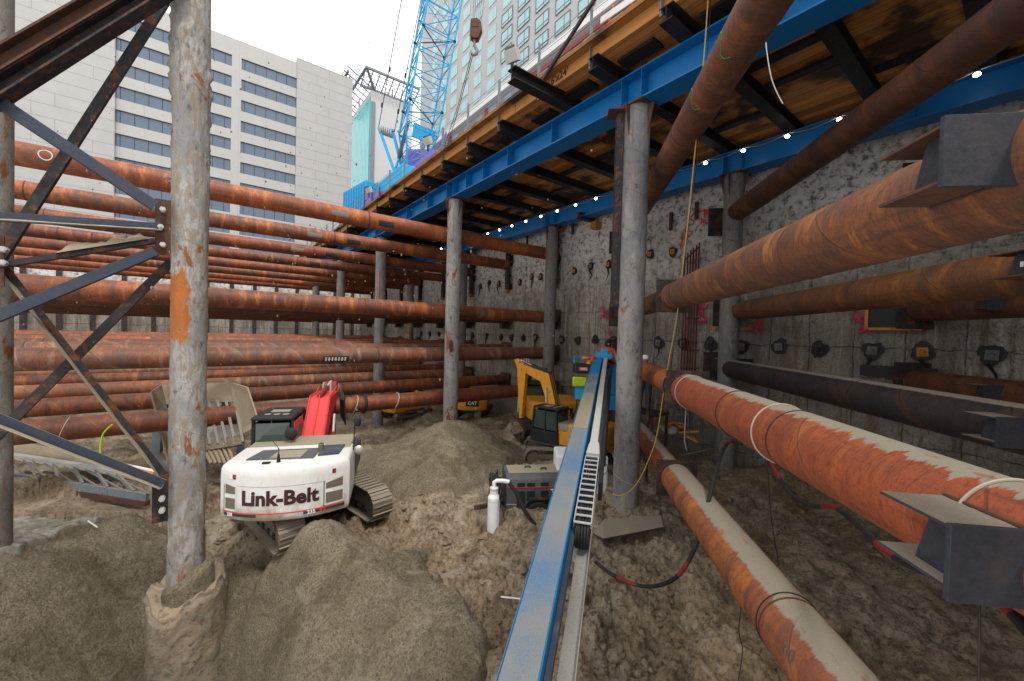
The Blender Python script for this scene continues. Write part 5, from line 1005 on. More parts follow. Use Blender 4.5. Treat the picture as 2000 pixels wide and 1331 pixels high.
m.build('lower_chain', M['rubber'], rig, smooth=0)
# head, body, tracks of the rig
B0 = alongm(Lm, -.35, 0)
m = MB(); m.box(B0+sy*.12+uz*.06, (.3, .55, .18), mr); m.box(B0+sy*.12+uz*.2, (.2, .2, .24), mr); m.box(B0+sy*-.5+uz*-.02, (.4, .45, .25), mr); m.build('feed_head', M['crane_blue'], rig, bevel=.015, smooth=0)
m = MB(); m.box(B0+sy*-.45+uz*-.75-e*.2, (.9, .7, .9), mr); m.box(B0+sy*-.25+uz*-1.45-e*.3, (1.2, .6, .5), mr); m.cyl(B0+sy*-.55+uz*-.2-e*.5, B0+sy*-.55+uz*-1.9-e*.5, .12, n=12); m.build('rig_body', M['blue'], rig, bevel=.02, smooth=0)
gzr = gz(B0.x, B0.y)
m = MB(); m.box((B0.x+.5, B0.y-.3, (gzr+B0.z)/2-.5), (.7, .7, B0.z-gzr-1.0)); m.build('pedestal', M['steel_dk'], rig, smooth=0)
for k in (-.9, .6):
    m = MB()
    for (px_, pz_, a) in track_path(2.8, .6, 30): rm = Matrix.Rotation(-a, 3, 'Y'); m.box((px_, 0, pz_), (.2, .4, .05), rm)
    m.xf(Matrix.Translation((B0.x+.5, B0.y-.3, gzr+.05)) @ Matrix.Rotation(R(60), 4, 'Z') @ Matrix.Translation((0, k, 0))); m.build('track', M['track'], rig, smooth=0)
# control platform left of the mast head
def at(px_, py_, d): return U(px_, py_, D=d)
cp = thing('control_platform', 'blue railed control platform left of the mast head with a black power pack', 'platform', (0, 0, 0)); m = MB()
for (a, b) in (((1122, 697), (1160, 697)), ((1122, 697), (1122, 728)), ((1160, 697), (1160, 728)), ((1122, 727), (1160, 727))): m.beam(at(*a, 14.6), at(*b, 14.6), .05, .05)
m.build('rail', M['blue'], cp, smooth=0); m = MB(); c = at(1138, 765, 14.7); m.box(c, (.7, .5, .42), mr); m.build('base_box', M['crane_blue'], cp, bevel=.01, smooth=0)
m = MB(); m.beam(at(1137, 758, 14.8), at(1135, 735, 14.8), .12, .12); m.build('stem', M['steel_gray'], cp)
m = MB(); c = at(1137, 720, 14.4); m.box(c, (.5, .62, .34), Matrix.Rotation(YAW+R(0), 3, 'Z')); pw = m.build('power_pack', M['black'], cp, bevel=.05, smooth=0)
cd = Matrix.Rotation(YAW, 3, 'Z'); m = MB(); m.box(c+cd@Vector((-.26, 0, -.0)), (.01, .32, .12), cd); m.build('panel', M['red'], pw, smooth=0)
for k in range(2):
    m = MB(); m.box(c+cd@Vector((-.268, -.02*k, .03-.055*k)), (.006, .24, .022), cd); m.build('lettering', M['letter_w'], pw, smooth=0)
m = MB(); m.cyl(at(1158, 706, 14.3), at(1158, 697, 14.3), .1, .1, 12); m.build('red_cap', M['red'], cp)
m = MB(); m.sphere(at(1144, 700, 14.5), .1, 10, 6, 1.6, 1.6, .6); m.sphere(at(1150, 715, 14.5), .12, 10, 6, 1, 1, 1.8); m.build('yellow_fitting', M['yellow'], cp)
m = MB(); rg2 = random.Random(11)
for k in range(6): a = at(1128+k*5, 735, 14.6); m.tube([a, a+Vector((rg2.uniform(-.2, .2), rg2.uniform(-.2, .2), -.5)), a+Vector((rg2.uniform(-.4, .4), rg2.uniform(-.4, .4), -1.0)), a+Vector((rg2.uniform(-.5, .5), rg2.uniform(-.5, .5), -1.6))], .02, 5)
m.build('hose', M['black'], cp)
m = MB(); c = at(1132, 746, 14.2); m.box((0, 0, 0), (.12, .5, .34)); m.xf(Matrix.Translation(c) @ cd.to_4x4()); tag(m.build('folded_vest', M['lime'], None, bevel=.04), 'lime green cloth hanging over the blue box left of the mast', 'vest')
# ---------------------------------------------------------------- people
def person(label, loc, rz, shirt, helmet, trousers='navy_p', lean=0, arms=((.35, .25, 1.05), (.35, -.25, 1.05)), hood=False):
    t = thing('person', label, 'person', loc, rz)
    J = {'pel': (0, 0, .95), 'waist': (lean*.3, 0, 1.12), 'chest': (lean*.7, 0, 1.34), 'neck': (lean*.95, 0, 1.50), 'head': (lean*1.0+.01, 0, 1.60)}
    body = bpy.data.meshes.new('body'); vs = [J['pel'], J['waist'], J['chest'], J['neck']]; es = [(0, 1), (1, 2), (2, 3)]; rad = [.15, .14, .17, .065]
    for sg, a in ((1, arms[0]), (-1, arms[1])):
        i = len(vs); sh = (lean*.7, .19*sg, 1.42); el = ((sh[0]+a[0])*.5-.05, .27*sg, (sh[2]+a[2])*.5-.06); vs += [sh, el, a]; es += [(2, i), (i, i+1), (i+1, i+2)]; rad += [.075, .055, .036]
        i = len(vs); vs += [(0, .10*sg, .88), (.04, .13*sg, .50), (-.02, .14*sg, .09)]; es += [(0, i), (i, i+1), (i+1, i+2)]; rad += [.11, .075, .05]
    body.from_pydata(vs, es, []); o = bpy.data.objects.new('body', body); COL.objects.link(o); o.parent = t; sk_ = o.modifiers.new('s', 'SKIN'); sk_.use_smooth_shade = True
    for i, r_ in enumerate(rad): body.skin_vertices[0].data[i].radius = (r_, r_)
    body.skin_vertices[0].data[0].use_root = True; sb_ = o.modifiers.new('u', 'SUBSURF'); sb_.levels = 1; sb_.render_levels = 2; body.materials.append(M[shirt])
    hx, hy, hz = J['head'][0], 0, 1.64; m = MB(); m.sphere((hx, 0, hz), .095, 16, 12, 1.02, .82, 1.25); m.sphere((hx+.1, 0, hz-.01), .018, 8, 6, 1, .8, 1.4); m.cyl((hx-.01, 0, 1.48), (hx, 0, 1.58), .055, n=12)
    for sg in (-1, 1): m.sphere((hx, .085*sg, hz-.005), .022, 8, 6, .6, .5, 1.3)
    hd = m.build('head', M['skin'], t); m = MB()
    for sg in (-1, 1): m.sphere((hx+.088, .032*sg, hz+.015), .011, 8, 6)
    m.box((hx+.085, 0, hz-.062), (.01, .045, .008)); m.build('face_detail', M['black'], hd)
    m = MB(); m.sphere((hx-.005, 0, hz+.055), .125, 16, 10, 1.05, .95, .78); m.prism([(hx+.03, -.09), (hx+.19, -.05), (hx+.19, .05), (hx+.03, .09)], lambda u, v, k: (u, v, hz+.035+(.012 if k else 0))); m.build('helmet', M[helmet], t)
    if hood: m = MB(); m.sphere((hx-.035, 0, hz-.03), .13, 14, 10, .9, .95, 1.2); m.build('hood', M['black'], t)
    for sg, a in ((1, arms[0]), (-1, arms[1])):     # hands with five curled fingers
        m = MB(); c = Vector(a)+Vector((.05, 0, -.02)); m.sphere(c, .036, 10, 8, 1.2, .9, .5)
        for k in range(4): y_ = (-.027+.018*k); L = (.05, .06, .056, .045)[k]; m.tube([c+Vector((.03, y_, 0)), c+Vector((.03+L*.6, y_, -.006)), c+Vector((.03+L*.85, y_, -.03)), c+Vector((.03+L*.6, y_, -.05))], [.0095, .009, .008, .007], 6)
        m.tube([c+Vector((-.005, -.03*sg, 0)), c+Vector((.025, -.052*sg, -.01)), c+Vector((.05, -.05*sg, -.025))], [.011, .01, .008], 6); m.build('hand', M['skin'], t)
    for sg in (-1, 1):
        m = MB(); m.sphere((.05, .14*sg, .06), .075, 10, 6, 1.9, .8, .75); m.build('boot', M['black'], t)
        m = MB(); m.tube([(0, .09*sg, .96), (.0, .11*sg, .8), (.04, .13*sg, .50), (-.02, .14*sg, .10)], [.13, .125, .095, .075], 12); m.build('trousers', M[trousers], t)
    m = MB(); m.cyl((0, 0, .93), (0, 0, 1.0), .165, .16, 16); m.build('belt', M['black'], t); return t
q = U(1188, 671, D=15.1); person('operator in an orange jacket and dark hooded helmet standing behind the blue mast head', (q.x, q.y, q.z-1.64), R(235), 'hivis', 'black', hood=True)
pl_ = thing('operator_step', 'dark steel standing platform behind the blue mast head', 'platform', (q.x, q.y, q.z-1.70)); m = MB(); m.box((0, 0, 0), (1.0, 1.0, .05)); m.build('tread', M['steel_dk'], pl_, smooth=0); m = MB()
for a_ in (-.4, .4):
    for b_ in (-.4, .4): m.box((a_, b_, -(q.z-1.70-gzr)/2), (.08, .08, q.z-1.70-gzr))
m.build('leg', M['steel_dk'], pl_, smooth=0)
q = U(1262, 706, D=12.6); person('worker with a white helmet bending beside the thick centre column', (q.x+.1, q.y+.1, q.z-1.58), R(215), 'red_dk', 'white_c', lean=.25)
sc2 = thing('work_platform', 'dark framed work platform beside the worker in the white helmet', 'platform', (q.x+.1, q.y+.1, q.z-1.6)); m = MB(); m.box((0, 0, -.04), (1.1, 1.1, .08)); m.build('tread', M['steel_dk'], sc2, smooth=0); m = MB(); hq = q.z-1.6-gz(q.x, q.y)
for a_ in (-.5, .5):
    for b_ in (-.5, .5): m.box((a_, b_, -hq/2-.1+.3), (.06, .06, hq+.9))
m.build('leg', M['steel_dk'], sc2, smooth=0)
# ---------------------------------------------------------------- compressor
cq = U(1036, 1000, Z=-4.72); ct = thing('air_compressor', 'dark gray towable air compressor with a red stripe, left of the blue mast', 'compressor', (cq.x, cq.y, -4.78), R(-30), s=1.0)
m = MB(); prof = [(-.5, .28), (-.52, .95), (-.46, 1.12), (-.3, 1.2), (.3, 1.2), (.46, 1.12), (.52, .95), (.5, .28)]; m.prism(prof, lambda u, v, k: (-.72+(2.1 if k else 0), u, v)); cb = m.build('canopy', M['comp'] if 'comp' in M else M['hood'], ct, bevel=.03, smooth=0)
m = MB(); m.box((.33, 0, 1.21), (1.95, .62, .014)); m.build('sand_layer', M['sand_top'], cb, bevel=.003, smooth=0)
m = MB(); m.box((.33, -.528, .93), (2.0, .006, .03)); m.build('red_stripe', M['red'], cb, smooth=0)
m = MB()
for x_ in (-.35, -.1, .25): 
    for z_ in (.98, .62): m.box((x_, -.525, z_ if z_ > .9 else .62), (.2, .012, .10 if z_ > .9 else .4))
m.build('vent', M['black'], cb, smooth=0); m = MB(); m.box((.62, -.528, .68), (.42, .012, .3)); m.build('control_panel', M['patch'], cb, smooth=0); m = MB(); m.box((.5, -.533, .85), (.2, .005, .03)); m.box((.52, -.533, .80), (.16, .005, .03)); m.build('lettering', M['letter_w'], cb, smooth=0)
m = MB(); m.beam((-.72, -.515, .5), (1.38, -.515, .42), .012, .012); m.build('trim', M['galv'], cb, smooth=0)
for (x_, y_) in ((-.1, .05), (.3, -.1)): m = MB(); m.tube([(x_-.08, y_, 1.2), (x_-.06, y_, 1.26), (x_+.06, y_, 1.26), (x_+.08, y_, 1.2)], .02, 6); m.build('lifting_eye', M['black'], cb)
for sg in (-1, 1):
    m = MB(); m.cyl((.1, .48*sg, .28), (.1, .62*sg, .28), .30, n=24); wv = m.build('wheel', M['rubber'], ct, bevel=.03); m = MB(); m.cyl((.1, .60*sg, .28), (.1, .63*sg, .28), .16, n=16); m.build('rim', M['steel_rust'], wv)
    m = MB(); m.tube([(.1+.40*math.cos(q), .56*sg, .28+.40*math.sin(q)) for q in [math.pi*i/8 for i in range(9)]], .02, 4); m.box((.1, .56*sg, .66), (.5, .2, .02)); m.build('fender', M['steel_dk'], ct)
m = MB(); m.beam((-.72, 0, .32), (-1.5, 0, .22), .08, .08); m.build('drawbar', M['steel_dk'], ct, smooth=0)
for k in range(3):
    m = MB(); rc = random.Random(k)
    for q in range(4):
        r_ = .22+rc.uniform(-.04, .04); m.tube([(-.85-.06*q-.02*k+rc.uniform(-.02, .02), -.3+.26*k+r_*.8*math.cos(a), .72+r_*1.5*math.sin(a)) for a in [2*math.pi*i/20 for i in range(20)]], .022, 6, closed=True)
    m.build('hose_coil', M['rubber'], ct)
# white standpipe with elbow
sq = U(963, 1034, Z=-4.75); t = thing('white_standpipe', 'white plastic standpipe with an elbow on top, left of the gray compressor', 'pipe', (sq.x, sq.y, -4.95)); m = MB()
m.cyl((0, 0, 0), (0, 0, .98), .145, .145, 28); m.cyl((0, 0, .98), (0, 0, 1.08), .145, .095, 28, cap=False); m.cyl((0, 0, 1.08), (0, 0, 1.22), .10, .10, 24); m.build('body', M['white_c'], t); m = MB(); m.cyl((0, 0, 1.16), (0, 0, 1.20), .105, n=24); m.cyl((0, 0, .9), (0, 0, .91), .148, n=24); m.build('band', M['galv'], t)
d2 = (rt*1.0).normalized(); m = MB(); m.tube([(0, 0, 1.2), (0, 0, 1.34), d2*.06+Vector((0, 0, 1.38)), d2*.2+Vector((0, 0, 1.38)), d2*.36+Vector((0, 0, 1.35))], .05, 12); m.build('elbow', M['white_c'], t)
a = Vector((sq.x, sq.y, -4.95))+d2*.34+Vector((0, 0, 1.35)); b = U(1052, 1030, Z=-4.6)
m = MB(); m.tube([a, a.lerp(b, .25)+Vector((0, 0, .02)), a.lerp(b, .6)+Vector((0, 0, -.12)), b+Vector((0, 0, -.05))], .045, 10); tag(m.build('thick_hose', M['rubber'], None), 'black hose from the white standpipe elbow down to the mast', 'hose')
# white tank with lettering, behind the mast
tq = U(1135, 985, Z=-4.45); tt = thing('white_tank', 'off-white plastic tank with round lettering between the mast and the centre column', 'tank', (tq.x+.3, tq.y+.3, -4.6), YAW-R(90)); m = MB(); m.box((-.05, 0, .75), (1.35, .9, 1.35)); m.box((.18, -.02, .42), (.62, .96, .9)); m.build('body', M['tank'] if 'tank' in M else M['white_c'], tt, bevel=.05, smooth=0)
lettering('Bi', .3, lambda u, v, w_: (.36+u, -.456-w_-.005, 1.12+v), M['letter'], tt, bold=.0); m = MB(); m.tube([(.36+.24*math.cos(q), -.458, 1.12+.20*math.sin(q)) for q in [2*math.pi*i/28 for i in range(28)]], .008, 4, closed=True); m.tube([(.30+.07*math.cos(q), -.458, .80+.12*math.sin(q)) for q in [2*math.pi*i/20 for i in range(20)]], .006, 4, closed=True); m.build('printed_ring', M['letter'], tt)
# steel plate on the mud
pv = [U(1158, 1045, Z=-4.35), U(1178, 1056, Z=-4.32), U(1296, 1033, Z=-4.15), U(1290, 1010, Z=-4.12), U(1180, 1018, Z=-4.2)]; m = MB(); m.add([v+Vector((0, 0, .04)) for v in pv]+list(pv), [(0, 1, 2, 3, 4), (9, 8, 7, 6, 5)]+[(i, (i+1) % 5, (i+1) % 5+5, i+5) for i in range(5)]); sp_ = tag(m.build('steel_plate', M['steel_sand'], None, smooth=0), 'rusty steel plate half buried in mud at the foot of the centre column', 'plate')
# heap of straps and bundled plastic, timber offcuts, by the wall
bq = U(1303, 838, D=13.2); bt_ = thing('tarp_bundle', 'gray plastic bundle topped with orange straps lying on the low strut by the wall', 'bundle', (bq.x, bq.y, bq.z)); m = MB(); rb = random.Random(9)
for k in range(9): m.sphere((rb.uniform(-.35, .35), rb.uniform(-.3, .3), rb.uniform(-.1, .12)), rb.uniform(.12, .22), 10, 7, 1.2, 1, .7)
m.build('tarp', M['galv'], bt_); m = MB()
for k in range(12): c = Vector((rb.uniform(-.3, .3), rb.uniform(-.25, .25), rb.uniform(.1, .25))); m.tube([c+Vector((rb.uniform(-.25, .25), rb.uniform(-.25, .25), rb.uniform(-.05, .06))) for _ in range(5)], .035, 6)
m.build('strap', M['rust_lt'], bt_)
for k, (a, b) in enumerate((((1325, 845), (1365, 843)), ((1335, 850), (1362, 862)), ((1350, 852), (1362, 864)))):
    m = MB(); m.beam(U(*a, D=12.9), U(*b, D=12.6), .09, .05); tag(m.build('timber_offcut', M['timber'], None, smooth=0), ['orange timber offcut lying flat by the wall foot, the farthest of three', 'longer orange offcut pointing at the lower strut by the wall', 'short orange offcut at the wall foot, nearest of three'][k], 'timber')
m = MB(); m.tube([U(1330, 890, Z=-4.05), U(1362, 883, Z=-4.05), U(1395, 876, Z=-4.1)], .02, 6); tag(m.build('thin_conduit', M['galv'], None), 'thin gray conduit lying on the mud between the low strut and the dark column', 'conduit')
# ---------------------------------------------------------------- hoses, ropes, cables
def hose(label, pts, r, mat, red=None, name='hose', cat='hose', sm=6):
    t = thing(name, label, cat, (0, 0, 0)); P_ = [Vector(p) for p in pts]; out = []
    for i in range(len(P_)-1):
        p0 = P_[max(i-1, 0)]; p1 = P_[i]; p2 = P_[i+1]; p3 = P_[min(i+2, len(P_)-1)]
        for k in range(sm):
            u_ = k/sm; out.append(.5*((2*p1)+(p2-p0)*u_+(2*p0-5*p1+4*p2-p3)*u_*u_+(3*p1-p0-3*p2+p3)*u_**3))
    out.append(P_[-1]); m = MB(); m.tube(out, r, 10); m.build('tube', M[mat], t)
    if red:
        for (f0, f1) in red:
            a, b = int(f0*(len(out)-1)), max(int(f1*(len(out)-1)), int(f0*(len(out)-1))+2); m = MB(); m.tube(out[a:b+1], r*1.06, 10); m.build('red_tape', M['red_dk'], t)
    return t
hose('black hose with red tape looping from the mud up to the orange red strut', [U(1163, 1098, Z=-4.3), U(1205, 1128, Z=-4.35), U(1262, 1146, Z=-4.3), U(1318, 1130, D=6.2), U(1355, 1075, D=6.0), U(1378, 1000, D=6.2), U(1398, 925, D=6.8), U(1412, 880, D=7.4), U(1428, 862, D=7.7), U(1450, 868, D=7.6)], .032, 'rubber', [(.12, .2), (.36, .42), (.52, .58), (.86, .9)])
hose('long black hose with red tape hanging under the orange red strut', [U(1450, 862, D=7.5), U(1490, 880, D=6.6), U(1520, 930, D=5.8), U(1545, 965, D=5.3), U(1585, 988, D=4.9), U(1630, 992, D=4.4), U(1680, 1030, D=3.7), U(1730, 1078, D=3.2), U(1790, 1110, D=2.8), U(1870, 1135, D=2.4), U(1950, 1175, D=2.1), U(2040, 1270, D=1.8)], .028, 'rubber', [(.14, .2), (.42, .47), (.62, .68), (.86, .95)])
hose('thin yellow tag rope hanging in front of the deck down to the mud', [U(1384, -20, D=7.6), U(1376, 100, D=7.7), U(1362, 250, D=7.9), U(1345, 420, D=8.2), U(1336, 500, D=8.3), U(1322, 620, D=8.6), U(1300, 740, D=8.9), U(1283, 850, D=9.0), U(1262, 910, D=9.1), U(1240, 950, D=9.0), U(1215, 968, D=8.9), U(1197, 965, D=9.0)], .012, 'rope', name='rope', cat='rope')
hose('thin dark cable hanging beside the yellow tag rope', [U(1390, -20, D=7.7), U(1380, 120, D=7.8), U(1368, 260, D=8), U(1345, 440, D=8.3), U(1322, 640, D=8.6), U(1296, 780, D=9.0), U(1262, 880, D=9.2), U(1240, 905, D=9.2)], .007, 'black', name='cable', cat='cable')
hose('white wavy cord hanging from the deck in front of the steep strut', [U(1490, -20, D=6.4), U(1494, 40, D=6.4), U(1497, 95, D=6.45), U(1506, 150, D=6.5), U(1517, 180, D=6.5), U(1529, 203, D=6.5)], .008, 'letter_w', name='cord', cat='cord')
hose('straight black cord hanging from the stub bracket at the lower right', [U(1912, 1150, D=1.9), U(1913, 1240, D=1.88), U(1911, 1345, D=1.86)], .006, 'black', name='cord', cat='cord')
hose('thin black wire hanging from the hose into the gully', [U(1499, 900, D=6.0), U(1505, 1000, D=5.9), U(1521, 1105, D=5.8)], .008, 'black', name='wire', cat='wire')
hose('thin black wire dangling left of the lowest strut', [U(1450, 1170, D=4.6), U(1443, 1230, D=4.55), U(1450, 1270, D=4.5), U(1442, 1330, D=4.4)], .006, 'black', name='wire', cat='wire')
hose('thin white cord hanging from the orange red strut near the dark column', [U(1340, 790, D=9.5), U(1338, 830, D=9.5), U(1337, 860, D=9.45), U(1341, 880, D=9.4)], .012, 'ropew', name='cord', cat='cord')
hose('black wire lying on the mud beside the white standpipe', [U(975, 970, D=9.6), U(982, 1000, D=9.4), U(990, 1022, Z=-4.72), U(1020, 1027, Z=-4.7), U(1048, 1036, Z=-4.68)], .010, 'black', name='wire', cat='wire')
hose('yellow green strap hanging over the lowest strut behind the bracing', [U(219, 830, D=10.5), U(203, 846, D=10.5), U(197, 865, D=10.5), U(196, 886, D=10.5)], .022, 'lime', name='strap', cat='strap')
m = MB(); m.cyl(U(978, 1166, Z=-4.5), U(1016, 1170, Z=-4.5), .012, n=8); tag(m.build('white_stake', M['letter_w'], None), 'thin white stick poking out left of the mast', 'stick')
m = MB(); m.cyl(U(172, 1018, D=9.2), U(190, 1030, D=9.0), .014, n=8); tag(m.build('white_stake', M['letter_w'], None), 'short white stick in the pale sand at the left', 'stick')
# ---------------------------------------------------------------- soil screener and conveyor behind the bracing
sh = thing('soil_screener', 'tan steel hopper with slanted grizzly bars standing behind the nearest column', 'screener', (0, 0, 0)); D0 = 12.3
def q_(x_, y_, d=D0): return U(x_, y_, D=d)
def plate(pts, th, mat, name, par, back=None):
    P_ = [Vector(p) for p in pts]; nrm = (P_[1]-P_[0]).cross(P_[2]-P_[0]).normalized()*th; n_ = len(P_); m = MB(); m.add(P_+[p+nrm for p in P_], [tuple(range(n_)), tuple(reversed(range(n_, 2*n_)))]+[(i, (i+1) % n_, (i+1) % n_+n_, i+n_) for i in range(n_)]); return m.build(name, M[mat], par, smooth=0)
M['tan'] = paint('tan_dirty_steel', (.32, .26, .18), .7, .6, (.2, .15, .10), bump=.4)
plate([q_(296, 765), q_(316, 752, 13.2), q_(352, 905, 12.9), q_(330, 905)], .04, 'tan', 'side_panel', sh); plate([q_(448, 747, 13.4), q_(482, 757, 12.0), q_(506, 830, 11.8), q_(470, 850, 12.4)], .04, 'tan', 'side_panel', sh)
plate([q_(316, 752, 13.4), q_(450, 747, 13.4), q_(458, 785, 13.2), q_(324, 790, 13.2)], .04, 'tan', 'back_panel', sh); plate([q_(340, 870, 12.2), q_(470, 850, 12.2), q_(472, 868, 12.0), q_(345, 890, 12.0)], .1, 'sand', 'soil_ridge', sh); plate([q_(330, 790, 13.6), q_(470, 785, 13.6), q_(472, 855, 13.0), q_(345, 880, 13.0)], .03, 'white_c', 'chute', sh)
m = MB()
for k in range(8): f = k/7; a = q_(338+f*120, 782, 13.1); b = q_(362+f*112, 872-f*8, 12.1); m.beam(a, b, .07, .07)
m.build('grizzly_bar', M['steel_gray'], sh, smooth=0); m = MB()
for k in range(6): f = k/5; m.beam(q_(395+f*50, 872, 12.1), q_(412+f*45, 905, 11.9), .06, .06)
m.build('lower_bar', M['tan'], sh, smooth=0)
m = MB(); m.beam(q_(313, 800, 12.6), q_(306, 890, 12.6), .22, .22); m.beam(q_(306, 888, 12.6), q_(340, 918, 12.2), .2, .2); a = q_(306, 888, 12.6); m.beam(a, (a.x, a.y, gz(a.x, a.y)-.2), .2, .2); a = q_(470, 850, 12.6); m.beam(a, (a.x, a.y, gz(a.x, a.y)-.2), .2, .2); a = q_(440, 780, 13.5); m.beam(a, (a.x, a.y, gz(a.x, a.y)-.2), .2, .2); m.build('leg', M['steel_gray'], sh, smooth=0)
cv = thing('conveyor', 'gray steel ladder-like conveyor frame lying behind the bracing at the lower left', 'conveyor', (0, 0, 0)); m = MB(); D1 = 12.0
a0, a1 = q_(-60, 918, D1), q_(288, 972, D1-1.2); b0, b1 = q_(-60, 880, D1+.3), q_(230, 925, D1-.6)
m.beam(a0, a1, .09, .22); m.build('side_rail', M['steel_gray'], cv, smooth=0); m = MB(); m.beam(a0-Vector((0, 0, .18)), a1-Vector((0, 0, .16)), .14, .14); m.build('lower_chord', M['steel_rust'], cv, smooth=0); m = MB(); m.beam(b0, b1, .08, .10); m.beam(b0+Vector((0, 0, .09)), b1+Vector((0, 0, .09)), .14, .05); m.build('top_rail', M['galv'], cv, smooth=0); m = MB()
for k in range(7): f = .12+k*.135; a = a0.lerp(a1, f)+Vector((0, 0, .1)); b = b0.lerp(b1, min(1, f+.06)); m.beam(a, b, .05, .09); m.beam(a0.lerp(a1, f+.08)+Vector((0, 0, .1)), b0.lerp(b1, max(0, f-.02)), .03, .04)
m.build('rung', M['steel_gray'], cv, smooth=0)
sl = plate([q_(-60, 838, 12.6), q_(300, 922, 11.6), q_(296, 945, 11.4), q_(-60, 872, 12.4)], .05, 'tan', 'belt', cv); plate([q_(20, 858, 12.7), q_(305, 918, 11.7), q_(303, 926, 11.6), q_(20, 867, 12.6)], .12, 'white_c', 'edge_board', cv); plate([q_(228, 906, 12), q_(300, 922, 11.5), q_(292, 938, 11.3), q_(235, 922, 11.6)], .07, 'rust_lt', 'end_plate', cv)
# ---------------------------------------------------------------- crawler crane on the deck
cr = thing('crawler_crane', 'blue lattice boom crane standing on the deck, its boom leaving the top of the photo', 'crane', (0, 0, 0)); DC = 23.5
foot = U(803, 345, D=DC); top = U(868, -30, D=DC-.4); ax = (top-foot).normalized(); sx_ = rt - ax*rt.dot(ax); sx_.normalize(); sz_ = ax.cross(sx_).normalized(); rot_ = Matrix.Rotation(R(28), 3, ax); sx_ = rot_ @ sx_; sz_ = rot_ @ sz_; Lb = (top-foot).length+1
def cpt(d, i, hw): sg = [(-1, -1), (1, -1), (1, 1), (-1, 1)][i]; return foot+ax*d+sx_*(sg[0]*hw)+sz_*(sg[1]*hw)
hwf = lambda d: .30+.62*min(1, max(0, d/2.4)); H_ = .92
m = MB(); ds = [0, 1.2, 2.4]+[2.4+1.35*i for i in range(1, 9)]
for i in range(4):
    for a, b in zip(ds[:-1], ds[1:]): m.cyl(cpt(a, i, hwf(a)), cpt(b, i, hwf(b)), .055, n=8)
m.build('chord', M['crane_blue'], cr); m = MB()
for j, (a, b) in enumerate(zip(ds[:-1], ds[1:])):
    for i in range(4):
        k = (i+1) % 4; m.cyl(cpt(a, i, hwf(a)), cpt(b, k, hwf(b)), .026, n=6); m.cyl(cpt(b, i, hwf(b)), cpt(b, k, hwf(b)), .028, n=6)
        m.cyl(cpt((a+b)/2, i, hwf((a+b)/2)), cpt(b, k, hwf(b)), .018, n=5)
m.build('lacing', M['crane_blue'], cr); m = MB()
for d in (3.75, 7.8):
    m = MB()
    m.cyl(cpt(d, 0, H_), cpt(d, 2, H_), .03, n=6); m.cyl(cpt(d, 1, H_), cpt(d, 3, H_), .03, n=6)
    for i in range(4): m.sphere(cpt(d, i, H_), .10, 8, 6)
    m.build('splice', M['steel_dk'], cr)
m = MB(); m = MB(); m.box(foot+ax*2.6+sx_*.3, (1.3, .1, .8), Matrix((sx_, sz_, ax)).transposed()); m.build('boom_panel', M['crane_blue'], cr, smooth=0); m = MB(); m.box(foot+ax*.2, (.9, .6, .5), Matrix((sx_, sz_, ax)).transposed()); m.build('root_plate', M['crane_blue'], cr, smooth=0)
def ln(a, b, r, mat, name, par=cr): mm = MB(); mm.cyl(a, b, r, n=8); return mm.build(name, M[mat], par)
Pc = lambda x_, y_, d=DC: U(x_, y_, D=d)
ln(Pc(739, 252), Pc(788, -20, 22), .022, 'steel_dk', 'pendant'); ln(Pc(770, 259), Pc(826, -20, 22), .022, 'steel_dk', 'pendant')
m = MB()
for (x_, y_) in ((761, 136), (746, 206), (792, 148), (778, 218)): c = Pc(x_, y_, DC-.4); m.cyl(c-ax*.12, c+ax*.12, .06, n=8)
m.build('pendant_link', M['steel_dk'], cr)
m = MB(); m.beam(Pc(740, 250), Pc(783, 372), .18, .14); m.beam(Pc(768, 260, DC+.5), Pc(796, 372, DC+.5), .18, .14); m.beam(Pc(740, 250), Pc(771, 256, DC+.5), .12, .12); m.build('gantry_leg', M['crane_blue'], cr, smooth=0)
m = MB()
for k in range(6): c = Pc(745, 254).lerp(Pc(765, 262, DC+.5), k/5); m.cyl(c-rt*.03, c+rt*.03, .25, n=18)
m.build('sheave', M['galv'], cr); m = MB(); m.cyl(Pc(797, 238), Pc(779, 310), .11, n=10); m.build('backstop', M['navy_p'], cr); m = MB(); m.cyl(Pc(779, 310), Pc(758, 372), .07, n=10); m.cyl(Pc(838, 255), Pc(818, 312), .10, n=10); m.build('backstop_rod', M['crane_blue'], cr)
m = MB(); m.box(Pc(832, 326, DC+.8), (2.4, 1.6, 1.0), cd); m.build('walkway_box', M['violet'], cr, smooth=0); m = MB()
for (a, b) in (((840, 312), (872, 258)), ((872, 258), (866, 330)), ((850, 330), (870, 262)), ((812, 352), (828, 312)), ((845, 300), (868, 300)), ((806, 345), (812, 378))): m.beam(Pc(*a, DC-.2), Pc(*b, DC-.2), .06, .06)
m.build('walkway_rail', M['violet'], cr, smooth=0)
cb_ = Pc(800, 372, DC+1.5); m = MB(); m.box((cb_.x, cb_.y, ZM+1.9), (3.0, 5.0, 1.6)); m.build('machine_house', M['crane_blue'], cr, bevel=.05, smooth=0); m = MB()
for sg in (-1, 1): m.box((cb_.x+1.6*sg, cb_.y, ZM+.75), (.8, 6, .95))
m.build('crawler_track', M['track'], cr, bevel=.2, smooth=0)
